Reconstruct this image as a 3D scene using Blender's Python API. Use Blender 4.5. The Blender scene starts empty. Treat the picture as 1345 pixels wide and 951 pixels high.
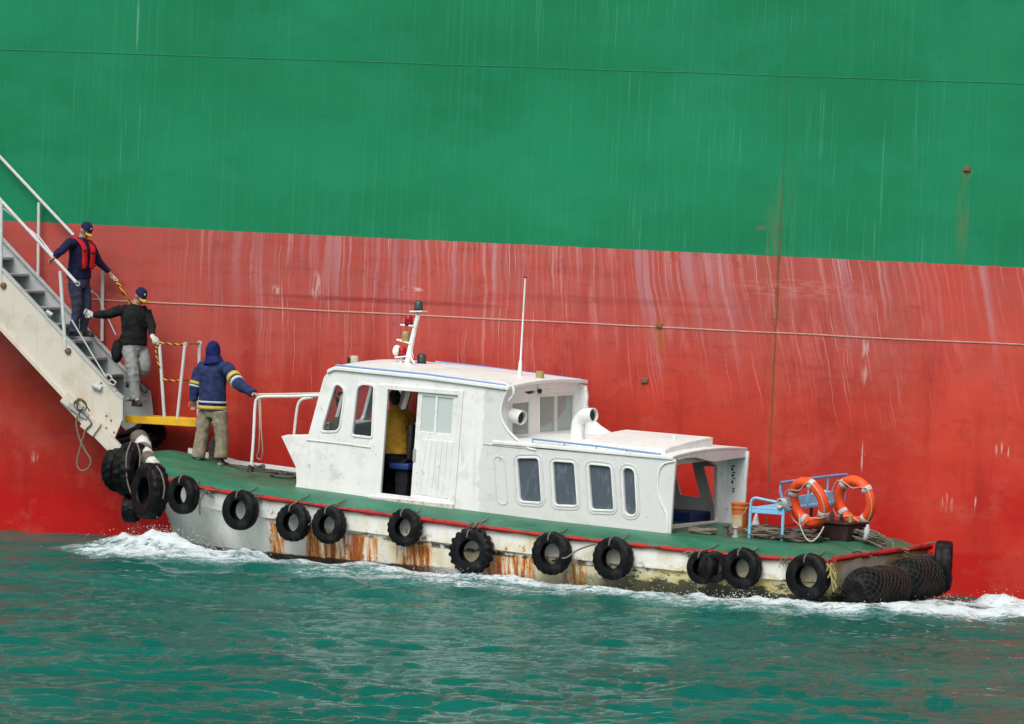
import bpy, bmesh, math, random
import numpy as np
from mathutils import Vector, Matrix, noise as mnoise

random.seed(7)
SC = bpy.context.scene
COL = SC.collection

# ------------------------------------------------------------------ camera
F = 6500.0; PW, PH = 1345.0, 951.0
PITCH = math.radians(1.455); ROLL = math.radians(2.6); CAMH = 4.7
fw = Vector((0, math.cos(PITCH), -math.sin(PITCH)))
rt0 = Vector((1, 0, 0)); up0 = rt0.cross(fw)
RR = math.cos(ROLL) * rt0 + math.sin(ROLL) * up0
UU = -math.sin(ROLL) * rt0 + math.cos(ROLL) * up0
CAM = Vector((0, 0, CAMH))
cd = bpy.data.cameras.new('camera'); co = bpy.data.objects.new('camera', cd); COL.objects.link(co)
cd.sensor_fit = 'HORIZONTAL'; cd.sensor_width = 36; cd.lens = 36 * F / PW
cd.clip_start = 1.0; cd.clip_end = 3000
m = Matrix((RR, UU, -fw)).transposed().to_4x4(); m.translation = CAM
co.matrix_world = m
SC.camera = co

# ------------------------------------------------------------------ light
SUN_EL = math.radians(52); SUN_AZ = math.radians(205)      # azimuth measured from +Y, clockwise: behind the camera, to the left
w = bpy.data.worlds.new("World"); SC.world = w; w.use_nodes = True
nt = w.node_tree; nt.nodes.clear()
sky = nt.nodes.new('ShaderNodeTexSky'); sky.sky_type = 'NISHITA'; sky.sun_disc = False
sky.sun_elevation = SUN_EL; sky.sun_rotation = SUN_AZ; sky.air_density = 1.2; sky.dust_density = 5.0; sky.ozone_density = 0.6
hs = nt.nodes.new('ShaderNodeHueSaturation'); hs.inputs['Saturation'].default_value = 0.35
bg = nt.nodes.new('ShaderNodeBackground'); bg.inputs['Strength'].default_value = 0.14
wo = nt.nodes.new('ShaderNodeOutputWorld')
nt.links.new(sky.outputs[0], hs.inputs['Color']); nt.links.new(hs.outputs[0], bg.inputs[0]); nt.links.new(bg.outputs[0], wo.inputs[0])
sl = bpy.data.lights.new('sun', 'SUN'); sl.energy = 1.5; sl.angle = math.radians(34); sl.color = (1, .965, .92)
so = bpy.data.objects.new('sun', sl); COL.objects.link(so)
sdir = Vector((math.sin(SUN_AZ) * math.cos(SUN_EL), math.cos(SUN_AZ) * math.cos(SUN_EL), math.sin(SUN_EL)))
so.rotation_euler = sdir.to_track_quat('Z', 'Y').to_euler()
SC.view_settings.view_transform = 'Standard'; SC.view_settings.look = 'None'
SC.view_settings.exposure = 0.09; SC.view_settings.gamma = 1
SC.cycles.max_bounces = 8; SC.cycles.glossy_bounces = 4; SC.cycles.transparent_max_bounces = 8
SC.cycles.caustics_reflective = False; SC.cycles.caustics_refractive = False

# ------------------------------------------------------------------ frames (surveyed from the photo: water plane, ship side, boat axis)
def ray(x, y):
    return (fw + RR * ((x - PW / 2) / F) - UU * ((y - PH / 2) / F)).normalized()
def hit(x, y, p0, n):
    d = ray(x, y); return CAM + d * ((p0 - CAM).dot(n) / d.dot(n))
def proj(p):
    d = p - CAM; z = d.dot(fw); return (PW / 2 + F * d.dot(RR) / z, PH / 2 - F * d.dot(UU) / z)
UP = Vector((0, 0, 1))
A = hit(0, 693, Vector(), UP); B = hit(1345, 785, Vector(), UP)
SD = (B - A).normalized(); SN = Vector((SD.y, -SD.x, 0))          # along the ship's side, out of it
AB = math.radians(29.0); GAP = 4.3
BX = Vector((math.cos(AB), -math.sin(AB), 0)); BY = Vector((math.sin(AB), math.cos(AB), 0))
lo, hi = 5.0, 20.0
for _ in range(50):
    mid = (lo + hi) / 2
    if proj(A + SD * mid + SN * GAP)[0] < 1088: lo = mid
    else: hi = mid
S0 = A + SD * lo + SN * GAP
BM = Matrix((BX, BY, UP)).transposed().to_4x4(); BM.translation = S0          # boat local -> world (x aft, y starboard)
WM = Matrix((SD, -SN, UP)).transposed().to_4x4(); WM.translation = A          # ship local -> world
BMI = BM.inverted(); WMI = WM.inverted()
def bl(x, y, Y):                      # a point of the boat's fore-and-aft plane Y, boat local
    return BMI @ hit(x, y, S0 + BY * Y, BY)
def bx_(x, y, X):                     # a point of the boat's cross plane X
    return BMI @ hit(x, y, S0 + BX * X, BX)
def wl(x, y, off=0.0):                # a point of the plane parallel to the ship's side, ship local
    return WMI @ hit(x, y, A + SN * off, SN)
def bw(x, y, Y): return BM @ bl(x, y, Y)
def ww(x, y, off=0.0): return WM @ wl(x, y, off)
def wz(x, y, z=0.0): return hit(x, y, Vector((0, 0, z)), UP)

# ------------------------------------------------------------------ node helper
class N:
    def __init__(s, name):
        s.m = bpy.data.materials.new(name); s.m.use_nodes = True; s.t = s.m.node_tree; s.t.nodes.clear()
        s.out = s.t.nodes.new('ShaderNodeOutputMaterial'); s.b = s.t.nodes.new('ShaderNodeBsdfPrincipled')
        s.t.links.new(s.b.outputs[0], s.out.inputs[0])
        s.tc = s.t.nodes.new('ShaderNodeTexCoord')
    def put(s, sock, v):
        if isinstance(v, bpy.types.NodeSocket): s.t.links.new(v, sock)
        elif isinstance(v, (tuple, list)) and len(v) == 3 and sock.type == 'RGBA': sock.default_value = (*v, 1)
        else: sock.default_value = v
    def obj(s): return s.tc.outputs['Object']
    def math(s, op, a, b=0.0, clamp=False):
        n = s.t.nodes.new('ShaderNodeMath'); n.operation = op; n.use_clamp = clamp
        s.put(n.inputs[0], a); s.put(n.inputs[1], b); return n.outputs[0]
    def sep(s, v):
        n = s.t.nodes.new('ShaderNodeSeparateXYZ'); s.put(n.inputs[0], v); return n.outputs
    def map(s, v, sc=(1, 1, 1), loc=(0, 0, 0), rot=(0, 0, 0)):
        n = s.t.nodes.new('ShaderNodeMapping'); s.put(n.inputs[0], v)
        n.inputs['Scale'].default_value = sc; n.inputs['Location'].default_value = loc; n.inputs['Rotation'].default_value = rot
        return n.outputs[0]
    def noise(s, v, scale=1, detail=4, rough=.55, dist=0.0):
        n = s.t.nodes.new('ShaderNodeTexNoise'); s.put(n.inputs['Vector'], v); n.inputs['Scale'].default_value = scale
        n.inputs['Detail'].default_value = detail; n.inputs['Roughness'].default_value = rough; n.inputs['Distortion'].default_value = dist
        return n.outputs[0]
    def voro(s, v, scale=1, feature='F1'):
        n = s.t.nodes.new('ShaderNodeTexVoronoi'); n.feature = feature; s.put(n.inputs['Vector'], v); n.inputs['Scale'].default_value = scale
        return n.outputs[0]
    def step(s, v, a, b, lo=0.0, hi=1.0):           # smooth ramp
        n = s.t.nodes.new('ShaderNodeMapRange'); n.interpolation_type = 'SMOOTHSTEP'; s.put(n.inputs[0], v)
        n.inputs[1].default_value = a; n.inputs[2].default_value = b; n.inputs[3].default_value = lo; n.inputs[4].default_value = hi
        return n.outputs[0]
    def mix(s, f, a, b):
        n = s.t.nodes.new('ShaderNodeMix'); n.data_type = 'RGBA'
        s.put(n.inputs[0], f); s.put(n.inputs[6], a); s.put(n.inputs[7], b); return n.outputs[2]
    def mul(s, a, b): return s.math('MULTIPLY', a, b)
    def add(s, a, b): return s.math('ADD', a, b)
    def ell(s, x, z, x0, z0, rx, rz):               # soft ellipse window
        a = s.mul(s.math('SUBTRACT', x, x0), 1 / rx); b = s.mul(s.math('SUBTRACT', z, z0), 1 / rz)
        d = s.add(s.mul(a, a), s.mul(b, b)); return s.step(d, 1.0, 0.0)
    def bump(s, h, strength=.3, dist=.01):
        n = s.t.nodes.new('ShaderNodeBump'); n.inputs['Strength'].default_value = strength; n.inputs['Distance'].default_value = dist
        s.put(n.inputs['Height'], h); s.t.links.new(n.outputs[0], s.b.inputs['Normal'])
    def fin(s, col=None, rough=None, metal=0.0, spec=None):
        if col is not None: s.put(s.b.inputs['Base Color'], col)
        if rough is not None: s.put(s.b.inputs['Roughness'], rough)
        s.b.inputs['Metallic'].default_value = metal
        if spec is not None: s.put(s.b.inputs['Specular IOR Level'], spec)
        return s.m

def worn(name, col, dirt, amt=.35, scale=6, rough=.55, bump=.15, streak=0.0, metal=0.0, spec=.35):
    n = N(name); o = n.obj()
    f = n.step(n.noise(o, scale, 6, .65), .45, .75)
    c = n.mix(n.mul(f, amt), col, dirt)
    g = n.noise(o, scale * 7, 4, .6)
    c = n.mix(n.mul(n.step(g, .55, .8), amt * .6), c, dirt)
    if streak:
        s_ = n.step(n.noise(n.map(o, (9, 9, .7)), 1.6, 5, .7), .52, .75)
        c = n.mix(n.mul(s_, streak), c, dirt)
    n.bump(g, bump, .01)
    return n.fin(c, n.step(f, 0, 1, rough, min(1, rough + .2)), metal, spec)

# ------------------------------------------------------------------ mesh builder (coordinates given in any frame M -> world)
class MB:
    def __init__(s): s.v = []; s.f = []; s.mi = []; s.k = 0
    def add(s, vs, fs):
        o = len(s.v); s.v += [Vector(p) for p in vs]; s.f += [tuple(i + o for i in f) for f in fs]; s.mi += [s.k] * len(fs); return s
    def box(s, a, b):
        x0, y0, z0 = a; x1, y1, z1 = b
        return s.hexa([(x0, y0, z0), (x1, y0, z0), (x1, y1, z0), (x0, y1, z0), (x0, y0, z1), (x1, y0, z1), (x1, y1, z1), (x0, y1, z1)])
    def hexa(s, p):
        return s.add(p, [(0, 3, 2, 1), (4, 5, 6, 7), (0, 1, 5, 4), (1, 2, 6, 5), (2, 3, 7, 6), (3, 0, 4, 7)])
    def bar(s, p, q, w_, h_, up=UP):
        p, q = Vector(p), Vector(q); d = (q - p).normalized(); r = d.cross(up)
        r = r.normalized() if r.length > 1e-4 else Vector((1, 0, 0)); u = r.cross(d)
        r *= w_ / 2; u *= h_ / 2
        return s.hexa([p - r - u, p + r - u, q + r - u, q - r - u, p - r + u, p + r + u, q + r + u, q - r + u])
    def loft(s, rings, cap=True, closed=False):
        n = len(rings[0]); vs = [p for r in rings for p in r]; fs = []
        K = len(rings)
        for i in range(K if closed else K - 1):
            a = i * n; b = ((i + 1) % K) * n
            for j in range(n): fs.append((a + j, a + (j + 1) % n, b + (j + 1) % n, b + j))
        if cap and not closed:
            fs.append(tuple(range(n - 1, -1, -1))); fs.append(tuple((K - 1) * n + j for j in range(n)))
        return s.add(vs, fs)
    def tube(s, pts, r, seg=8, closed=False, cap=True):
        pts = [Vector(p) for p in pts]; K = len(pts)
        rs = r if isinstance(r, (list, tuple)) else [r] * K
        T = []
        for i in range(K):
            a = pts[(i - 1) % K] if (closed or i > 0) else pts[i]; b = pts[(i + 1) % K] if (closed or i < K - 1) else pts[i]
            T.append((b - a).normalized() if (b - a).length > 1e-9 else Vector((0, 0, 1)))
        u = T[0].orthogonal().normalized(); rings = []
        for i in range(K):
            u = (u - T[i] * u.dot(T[i]))
            u = u.normalized() if u.length > 1e-6 else T[i].orthogonal().normalized()
            w_ = T[i].cross(u)
            rings.append([pts[i] + (u * math.cos(2 * math.pi * j / seg) + w_ * math.sin(2 * math.pi * j / seg)) * rs[i] for j in range(seg)])
        return s.loft(rings, cap, closed)
    def ell(s, c, ax, seg=14, rings=9):      # ellipsoid, ax = three axis vectors
        c = Vector(c); vs = []; fs = []
        for i in range(1, rings):
            th = math.pi * i / rings
            for j in range(seg):
                ph = 2 * math.pi * j / seg
                vs.append(c + ax[0] * math.sin(th) * math.cos(ph) + ax[1] * math.sin(th) * math.sin(ph) + ax[2] * math.cos(th))
        vs.append(c + ax[2]); vs.append(c - ax[2]); t = len(vs) - 2
        for i in range(rings - 2):
            for j in range(seg): fs.append((i * seg + j, (i + 1) * seg + j, (i + 1) * seg + (j + 1) % seg, i * seg + (j + 1) % seg))
        for j in range(seg):
            fs.append((t, j, (j + 1) % seg)); fs.append((t + 1, (rings - 2) * seg + (j + 1) % seg, (rings - 2) * seg + j))
        return s.add(vs, fs)
    def lathe(s, o, ax, prof, seg=24, mod=None):   # prof [(along, radius)]
        o = Vector(o); ax = Vector(ax).normalized(); u = ax.orthogonal().normalized(); w_ = ax.cross(u); rings = []
        for k, (t, r) in enumerate(prof):
            rings.append([o + ax * t + (u * math.cos(2 * math.pi * j / seg) + w_ * math.sin(2 * math.pi * j / seg)) * (r + (mod(k, j) if mod else 0)) for j in range(seg)])
        return s.loft(rings, True)
    def grid(s, pts):                        # pts[i][j]
        a, b = len(pts), len(pts[0])
        return s.add([p for r in pts for p in r], [(i * b + j, i * b + j + 1, (i + 1) * b + j + 1, (i + 1) * b + j) for i in range(a - 1) for j in range(b - 1)])
    def mesh(s, name='m', M=None):
        me = bpy.data.meshes.new(name); me.from_pydata([tuple(M @ p) if M else tuple(p) for p in s.v], [], s.f)
        if any(s.mi): me.polygons.foreach_set('material_index', s.mi)
        return me
    def build(s, name, mat, parent=None, M=None, smooth=True, angle=40, bevel=0.0, solid=0.0, mode=None):
        W = (M or Matrix()); P = parent['_m'] if parent is not None and '_m' in parent.keys() else None
        PM = XF[parent.name] if parent is not None and parent.name in XF else Matrix()
        me = s.mesh(name, PM.inverted() @ W)
        return link(name, me, mat, parent, smooth, angle, bevel, solid)
XF = {}
CR = Vector((1, 0, 0)); CF = Vector((0, 1, 0))
def link(name, me, mat, parent=None, smooth=True, angle=40, bevel=0.0, solid=0.0):
    bm = bmesh.new(); bm.from_mesh(me); bmesh.ops.recalc_face_normals(bm, faces=bm.faces); bm.to_mesh(me); bm.free()
    for mm in (mat if isinstance(mat, (list, tuple)) else [mat]): me.materials.append(mm)
    if smooth:
        me.polygons.foreach_set('use_smooth', [True] * len(me.polygons)); me.set_sharp_from_angle(angle=math.radians(angle))
    o = bpy.data.objects.new(name, me); COL.objects.link(o)
    if parent is not None:
        o.parent = parent
        XF[o.name] = XF[parent.name]
    if solid:
        md = o.modifiers.new('solid', 'SOLIDIFY'); md.thickness = solid; md.offset = 0
    if bevel:
        md = o.modifiers.new('bevel', 'BEVEL'); md.width = bevel; md.segments = 2; md.limit_method = 'ANGLE'; md.angle_limit = math.radians(40)
    return o
def tag(o, label=None, cat=None, group=None, kind=None):
    if label: o['label'] = label
    if cat: o['category'] = cat
    if group: o['group'] = group
    if kind: o['kind'] = kind
    return o
def root(name, M, label, cat, group=None):
    o = bpy.data.objects.new(name, None); COL.objects.link(o); o.matrix_world = M; o.empty_display_size = .2
    XF[o.name] = M.copy(); return tag(o, label, cat, group)
def at(p): return Matrix.Translation(Vector(p))

def catmull(P, k=6, closed=False):
    P = [Vector(p) for p in P]; n = len(P); out = []
    for i in range(n if closed else n - 1):
        if closed: a, b, c, d = P[(i - 1) % n], P[i], P[(i + 1) % n], P[(i + 2) % n]
        else: a, b, c, d = P[max(i - 1, 0)], P[i], P[i + 1], P[min(i + 2, n - 1)]
        for j in range(k):
            t = j / k
            out.append(.5 * ((2 * b) + (c - a) * t + (2 * a - 5 * b + 4 * c - d) * t * t + (3 * b - a - 3 * c + d) * t ** 3))
    if not closed: out.append(P[-1])
    return out

def plate(outline, holes, y0, y1, bev=0.0, fn=None):
    """flat plate in the X-Z plane between y0 and y1 with holes; outline/holes are lists of (x, z)"""
    cu = bpy.data.curves.new('c', 'CURVE'); cu.dimensions = '2D'; cu.fill_mode = 'BOTH'
    cu.extrude = max(abs(y1 - y0) / 2 - bev, .0005); cu.bevel_depth = bev; cu.bevel_resolution = 1
    for lp in [outline] + list(holes):
        sp = cu.splines.new('POLY'); sp.points.add(len(lp) - 1)
        for i, p in enumerate(lp): sp.points[i].co = (p[0], p[1], 0, 1)
        sp.use_cyclic_u = True
    ob = bpy.data.objects.new('c', cu); COL.objects.link(ob)
    dg = bpy.context.evaluated_depsgraph_get(); me = bpy.data.meshes.new_from_object(ob.evaluated_get(dg))
    bpy.data.objects.remove(ob); bpy.data.curves.remove(cu)
    mb = MB(); ym = (y0 + y1) / 2
    pts = [(v.co.x, ym - v.co.z, v.co.y) for v in me.vertices]
    if fn: pts = [fn(*p) for p in pts]
    mb.add(pts, [tuple(p.vertices) for p in me.polygons]); bpy.data.meshes.remove(me)
    return mb
def rr(p, r, k=4):
    """round the corners of polygon p [(x,z)] with radius r (number or list)"""
    out = []; n = len(p)
    for i in range(n):
        a, b, c = Vector(p[i - 1]), Vector(p[i]), Vector(p[(i + 1) % n]); rad = r[i] if isinstance(r, (list, tuple)) else r
        if rad <= 0: out.append(tuple(b)); continue
        u = (a - b); w_ = (c - b); q = min(rad, u.length * .49, w_.length * .49); u = u.normalized() * q; w_ = w_.normalized() * q
        for j in range(k + 1):
            t = j / k; out.append(tuple((b + u) * (1 - t) ** 2 + b * 2 * t * (1 - t) + (b + w_) * t * t))
    return out
def grow(p, d):
    c = sum((Vector(q) for q in p), Vector((0, 0))) / len(p); out = []
    n = len(p)
    for i in range(n):
        a, b, e = Vector(p[i - 1]), Vector(p[i]), Vector(p[(i + 1) % n])
        t = (e - a).normalized(); nn = Vector((t.y, -t.x))
        if nn.dot(b - c) < 0: nn = -nn
        out.append(tuple(b + nn * d))
    return out

def remesh(mb, voxel, smooth=3, fold=0.0, fscale=9.0, seed=0.0):
    me = mb.mesh('r'); ob = bpy.data.objects.new('r', me); COL.objects.link(ob)
    md = ob.modifiers.new('r', 'REMESH'); md.mode = 'VOXEL'; md.voxel_size = voxel
    if smooth:
        ms = ob.modifiers.new('s', 'SMOOTH'); ms.factor = .5; ms.iterations = smooth
    dg = bpy.context.evaluated_depsgraph_get(); out = bpy.data.meshes.new_from_object(ob.evaluated_get(dg))
    bpy.data.objects.remove(ob); bpy.data.meshes.remove(me)
    if fold:
        for v in out.vertices:
            q = v.co * fscale + Vector((seed, seed * 2, 0)); q.z *= .55
            f = mnoise.noise(q) + .5 * mnoise.noise(q * 2.1)
            r = 1 - abs(mnoise.noise(Vector((q.x * .9, q.y * .9, q.z * 2.6)))) * 2
            v.co += v.normal * fold * (f * .8 + r * .5)
    return out

# ================================================================== MATERIALS
# the ship's side: green topsides over faded red boot-topping
def hull_paint():
    n = N('ship_paint'); o = n.obj(); X, _, Z = n.sep(o)
    big = n.noise(n.map(o, (.25, 1, .45)), 1.0, 5, .6)
    med = n.noise(n.map(o, (1, 1, 1)), 2.2, 7, .65)
    fine = n.noise(n.map(o, (1, 1, 1)), 22, 5, .7)
    # green
    g = n.mix(n.step(big, .35, .7), (.006, .170, .072), (.009, .215, .098))
    s1 = n.step(n.noise(n.map(o, (16, 1, .42)), 1, 4, .62), .585, .74)
    cl = n.step(n.noise(n.map(o, (.35, 1, .22)), 1, 2, .5), .42, .66)
    g = n.mix(n.mul(n.mul(s1, cl), .50), g, (.09, .36, .24))
    s1b = n.step(n.noise(n.map(o, (38, 1, .55), (4, 0, 1)), 1, 3, .6), .60, .74)
    g = n.mix(n.mul(n.mul(s1b, n.add(n.mul(cl, .8), .2)), .42), g, (.24, .48, .38))
    g = n.mix(n.mul(n.step(n.noise(n.map(o, (.9, 1, 4)), 1, 4, .6), .6, .8), .18), g, (.006, .12, .07))
    g = n.mix(n.mul(n.step(n.noise(n.map(o, (.7, 1, 1.1), (3, 0, 7)), .8, 8, .7), .50, .58), .16), g, (.020, .25, .14))
    g = n.mix(n.mul(n.step(n.noise(n.map(o, (22, 1, .16), (3, 0, 7)), 1, 3, .6), .50, .72), .16), g, (.05, .30, .18))
    rs = n.mul(n.step(n.noise(o, 5, 5, .7), .63, .78), n.step(n.noise(n.map(o, (.5, 1, 1.8), (7, 0, 3)), 1, 3), .56, .72))
    g = n.mix(n.mul(rs, .45), g, (.16, .10, .06))
    # red: deeper and wetter low down, chalked under the green
    zz = n.add(Z, n.mul(n.math('SUBTRACT', big, .5), 1.6))
    xz = n.add(zz, n.mul(X, -.03))
    r = n.mix(n.step(xz, .3, 2.2), (.42, .010, .008), (.425, .042, .025))
    r = n.mix(n.step(xz, 1.8, 3.6), r, (.375, .078, .066))
    hor = n.noise(n.map(o, (.5, 1, 6)), 1, 6, .65)
    r = n.mix(n.mul(n.step(hor, .48, .72), .40), r, (.29, .020, .016))
    r = n.mix(n.mul(n.step(med, .42, .68), .30), r, (.56, .055, .035))
    r = n.mix(n.mul(n.step(fine, .55, .75), .18), r, (.36, .05, .04))
    # brighter repainted panel at the right
    pan = n.mul(n.step(X, 13.6, 14.4), n.step(big, .3, .6))
    r = n.mix(n.mul(pan, .55), r, (.62, .062, .036))
    # wet strip at the water
    wet = n.step(n.add(Z, n.mul(X, .0)), .62, .50)
    r = n.mix(n.mul(wet, .75), r, (.46, .006, .006))
    # runs of salt and chalk from the paint line
    top = n.step(Z, 2.1, 4.6)
    fall = n.step(n.add(Z, n.mul(n.noise(n.map(o, (3, 1, .1)), 1, 2), 3.2)), 4.1, 6.3)
    wob = n.mul(n.math('SUBTRACT', n.noise(n.map(o, (1.3, 1, .9)), 1, 3, .6), .5), .20)
    slant = n.add(wob, n.math('ADD', X, n.mul(Z, n.step(X, 7.5, 10.5, 0.02, .22))))
    cv = n.t.nodes.new('ShaderNodeCombineXYZ'); n.put(cv.inputs[0], slant); n.put(cv.inputs[2], Z)
    st = n.noise(n.map(cv.outputs[0], (13, 1, .28)), 1, 4, .6)
    clump = n.step(n.noise(n.map(cv.outputs[0], (1.1, 1, .12), (3.3, 0, 0)), 1, 2), .38, .62)
    left0 = n.step(X, 1.9, 3.6)
    r = n.mix(n.mul(n.mul(n.mul(n.step(st, .50, .70), fall), left0), .72), r, (.56, .28, .28))
    st2 = n.step(n.noise(n.map(cv.outputs[0], (42, 1, .5), (9, 0, 4)), 1, 3, .55), .60, .70)
    r = n.mix(n.mul(n.mul(n.mul(st2, n.add(n.mul(clump, .7), .15)), n.mul(n.step(Z, 1.6, 3.4), left0)), .72), r, (.66, .46, .46))
    blo = n.mul(n.step(n.noise(n.map(cv.outputs[0], (2.6, 1, .7), (1, 0, 8)), 1, 5, .65), .54, .70), n.step(Z, 2.3, 3.8))
    r = n.mix(n.mul(n.mul(blo, n.step(X, 5.5, 8.5)), .38), r, (.58, .22, .21))
    wide = n.mul(n.mul(n.step(n.noise(n.map(cv.outputs[0], (4.2, 1, .10), (5, 0, 2)), 1, 3, .5), .52, .66), n.step(n.add(Z, n.mul(n.noise(n.map(cv.outputs[0], (6, 1, .1), (0, 0, 6)), 1, 2), 2.6)), 4.2, 5.9)), n.step(X, 2.2, 4.5))
    r = n.mix(n.mul(wide, .48), r, (.46, .26, .30))
    dk = n.mul(n.step(n.noise(n.map(o, (1.6, 1, .22), (2, 0, 5)), 1, 5, .65), .50, .68), n.step(Z, 4.5, 3.4))
    r = n.mix(n.mul(dk, .5), r, (.27, .016, .013))
    pt = n.step(n.noise(n.map(o, (1, 1, 1.3), (6, 0, 2)), .9, 8, .72), .50, .60)
    r = n.mix(n.mul(pt, .26), r, (.50, .10, .075))
    pt2 = n.step(n.noise(n.map(o, (1, 1, 1.6), (1, 0, 9)), 1.7, 8, .74), .56, .63)
    r = n.mix(n.mul(pt2, .30), r, (.24, .020, .018))
    sm = n.step(n.noise(n.map(o, (1.2, 1, 9), (3, 0, 5)), 1, 5, .7), .58, .72)
    r = n.mix(n.mul(sm, .22), r, (.24, .02, .018))
    # particular marks
    def mark(r, x, z, rx, rz, col, k, sc=18, a=.42, b=.6):
        if rx > 2: a, b = .25, .5
        nz = n.step(n.noise(n.map(o, (1.6, 1, .22) if rz >= rx * .8 else (.25, 1, 1.6)), sc, 4, .6), a, b)
        return n.mix(n.mul(n.mul(n.ell(X, Z, x, z, rx, rz), nz), k), r, col)
    def P_(x, y): q = wl(x, y); return q.x, q.z
    for (x, y, rx, ry, c, k) in [(800, 395, 2.6, .07, (.24, .035, .033), .35), (500, 395, 2.4, .05, (.22, .03, .03), .7), (415, 374, .10, .24, (.60, .38, .36), .9),
                                 (362, 381, .09, .09, (.6, .4, .38), .8), (540, 380, .22, .05, (.62, .46, .42), .9), (1136, 472, .08, .45, (.60, .40, .38), .7),
                                 (1237, 664, .022, .16, (.6, .42, .40), .9), (1243, 659, .020, .17, (.6, .42, .40), .9), (1250, 664, .022, .13, (.6, .42, .40), .9), (1308, 592, .03, .12, (.6, .40, .36), .85), (1316, 586, .022, .14, (.6, .40, .36), .85), (1324, 594, .02, .1, (.6, .40, .36), .85), (1335, 588, .02, .09, (.6, .40, .36), .85), (1281, 664, .02, .16, (.6, .4, .38), .9),
                                 (866, 440, .10, .34, (.33, .11, .02), 1), (845, 500, .1, .2, (.30, .05, .02), .8), (45, 600, .08, .1, (.6, .4, .38), .8),
                                 (1133, 600, .03, .25, (.6, .4, .36), .9), (1050, 380, 1.2, .18, (.56, .25, .23), .35), 
                                 (175, 560, .8, .7, (.28, .02, .02), .5)]:
        r = mark(r, *P_(x, y), rx, ry, c, k)
    for x, y, rx, rz in [(1000, 300, .09, .07)]:
        g = mark(g, *P_(x, y), rx, rz, (.20, .10, .07), .7, 14)
    x, z = P_(1270, 226); g = mark(g, x, z, .10, .12, (.22, .11, .04), .8, 30, .4, .6)
    g = mark(g, x - .03, z - .65, .12, .75, (.10, .17, .06), .6, 12, .35, .6)
    x, z = P_(181, 30); g = mark(g, x, z, .025, .5, (.14, .36, .26), .7, 12, .3, .6)
    line = n.add(Z, n.mul(n.math('SUBTRACT', n.noise(n.map(o, (6, 1, 1)), 1, 4), .5), .03))
    c = n.mix(n.step(line, 4.583, 4.591), r, g)
    # rust bleeding along the upright seam
    sx = wl(1023, 338).x
    rust = n.mul(n.ell(X, Z, sx, 4.1, .035, 2.3), n.step(n.noise(n.map(o, (1, 1, .4)), 14, 4, .7), .44, .56))
    c = n.mix(n.mul(rust, .85), c, (.16, .055, .02))
    ed = n.mul(n.ell(X, Z, sx, 4, .30, 3.6), n.step(n.noise(n.map(o, (2, 1, .3)), 3, 4, .7), .45, .65))
    c = n.mix(n.mul(ed, .18), c, (.28, .16, .06))
    und = n.noise(n.map(o, (.55, 1, .8)), 1.0, 2, .4)
    h = n.add(n.mul(und, 3.0), n.mul(fine, .05)); n.bump(h, .35, .03)
    return n.fin(c, n.step(big, .3, .7, .42, .58), 0, .16)
M_SHIP = hull_paint()
M_BEAD = worn('weld_bead_red', (.50, .28, .24), (.34, .15, .07), .6, 3, .7)
M_BEADG = worn('weld_bead_green', (.02, .20, .10), (.05, .24, .15), .4, 5, .5)
M_BEADR = worn('weld_bead_rust', (.16, .09, .05), (.25, .09, .03), .6, 5, .7)

def water_mat():
    n = N('sea_water'); o = n.obj()
    at_ = n.t.nodes.new('ShaderNodeAttribute'); at_.attribute_name = 'foam'; at_.attribute_type = 'GEOMETRY'; fo = at_.outputs['Fac']
    nz = n.noise(n.map(o, (.8, 1.5, 1), (0, 0, 0), (0, 0, -.35)), 5.5, 9, .74, 1.4)
    nz2 = n.noise(n.map(o, (1, 1.6, 1)), 24, 6, .72, .8)
    d = n.add(n.mul(nz, 1.35), n.mul(nz2, .55)); d = n.math('SUBTRACT', d, .44)
    f = n.mul(n.step(fo, .08, .40), n.mul(n.step(n.add(n.mul(fo, .62), d), .82, 1.10), .92))
    f2 = n.mul(n.mul(n.step(n.add(n.mul(fo, .6), d), .55, 1.0), n.step(fo, .05, .4)), .40)           # milky aerated water round it
    body = n.mix(n.step(n.noise(n.map(o, (.3, .5, 1)), 1, 3), .35, .7), (.0016, .093, .075), (.0024, .124, .100))
    c = n.mix(f2, body, (.22, .40, .39)); c = n.mix(f, c, (.70, .77, .80))
    r1 = n.noise(n.map(o, (.9, 2.0, 1), (0, 0, 0), (0, 0, .15)), 5.0, 6, .60, .35)
    r2 = n.noise(n.map(o, (1.0, 1.9, 1), (4, 2, 0), (0, 0, -.25)), 19.0, 5, .62, .3)
    h = n.add(n.add(n.mul(r1, 1.0), n.mul(r2, .55)), n.mul(f, .25)); n.bump(h, .75, .065)
    n.b.inputs['IOR'].default_value = 1.33
    return n.fin(c, n.step(f, 0, 1, .03, .75), 0, n.step(f, 0, 1, .13, .2))
M_WATER = water_mat()

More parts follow.
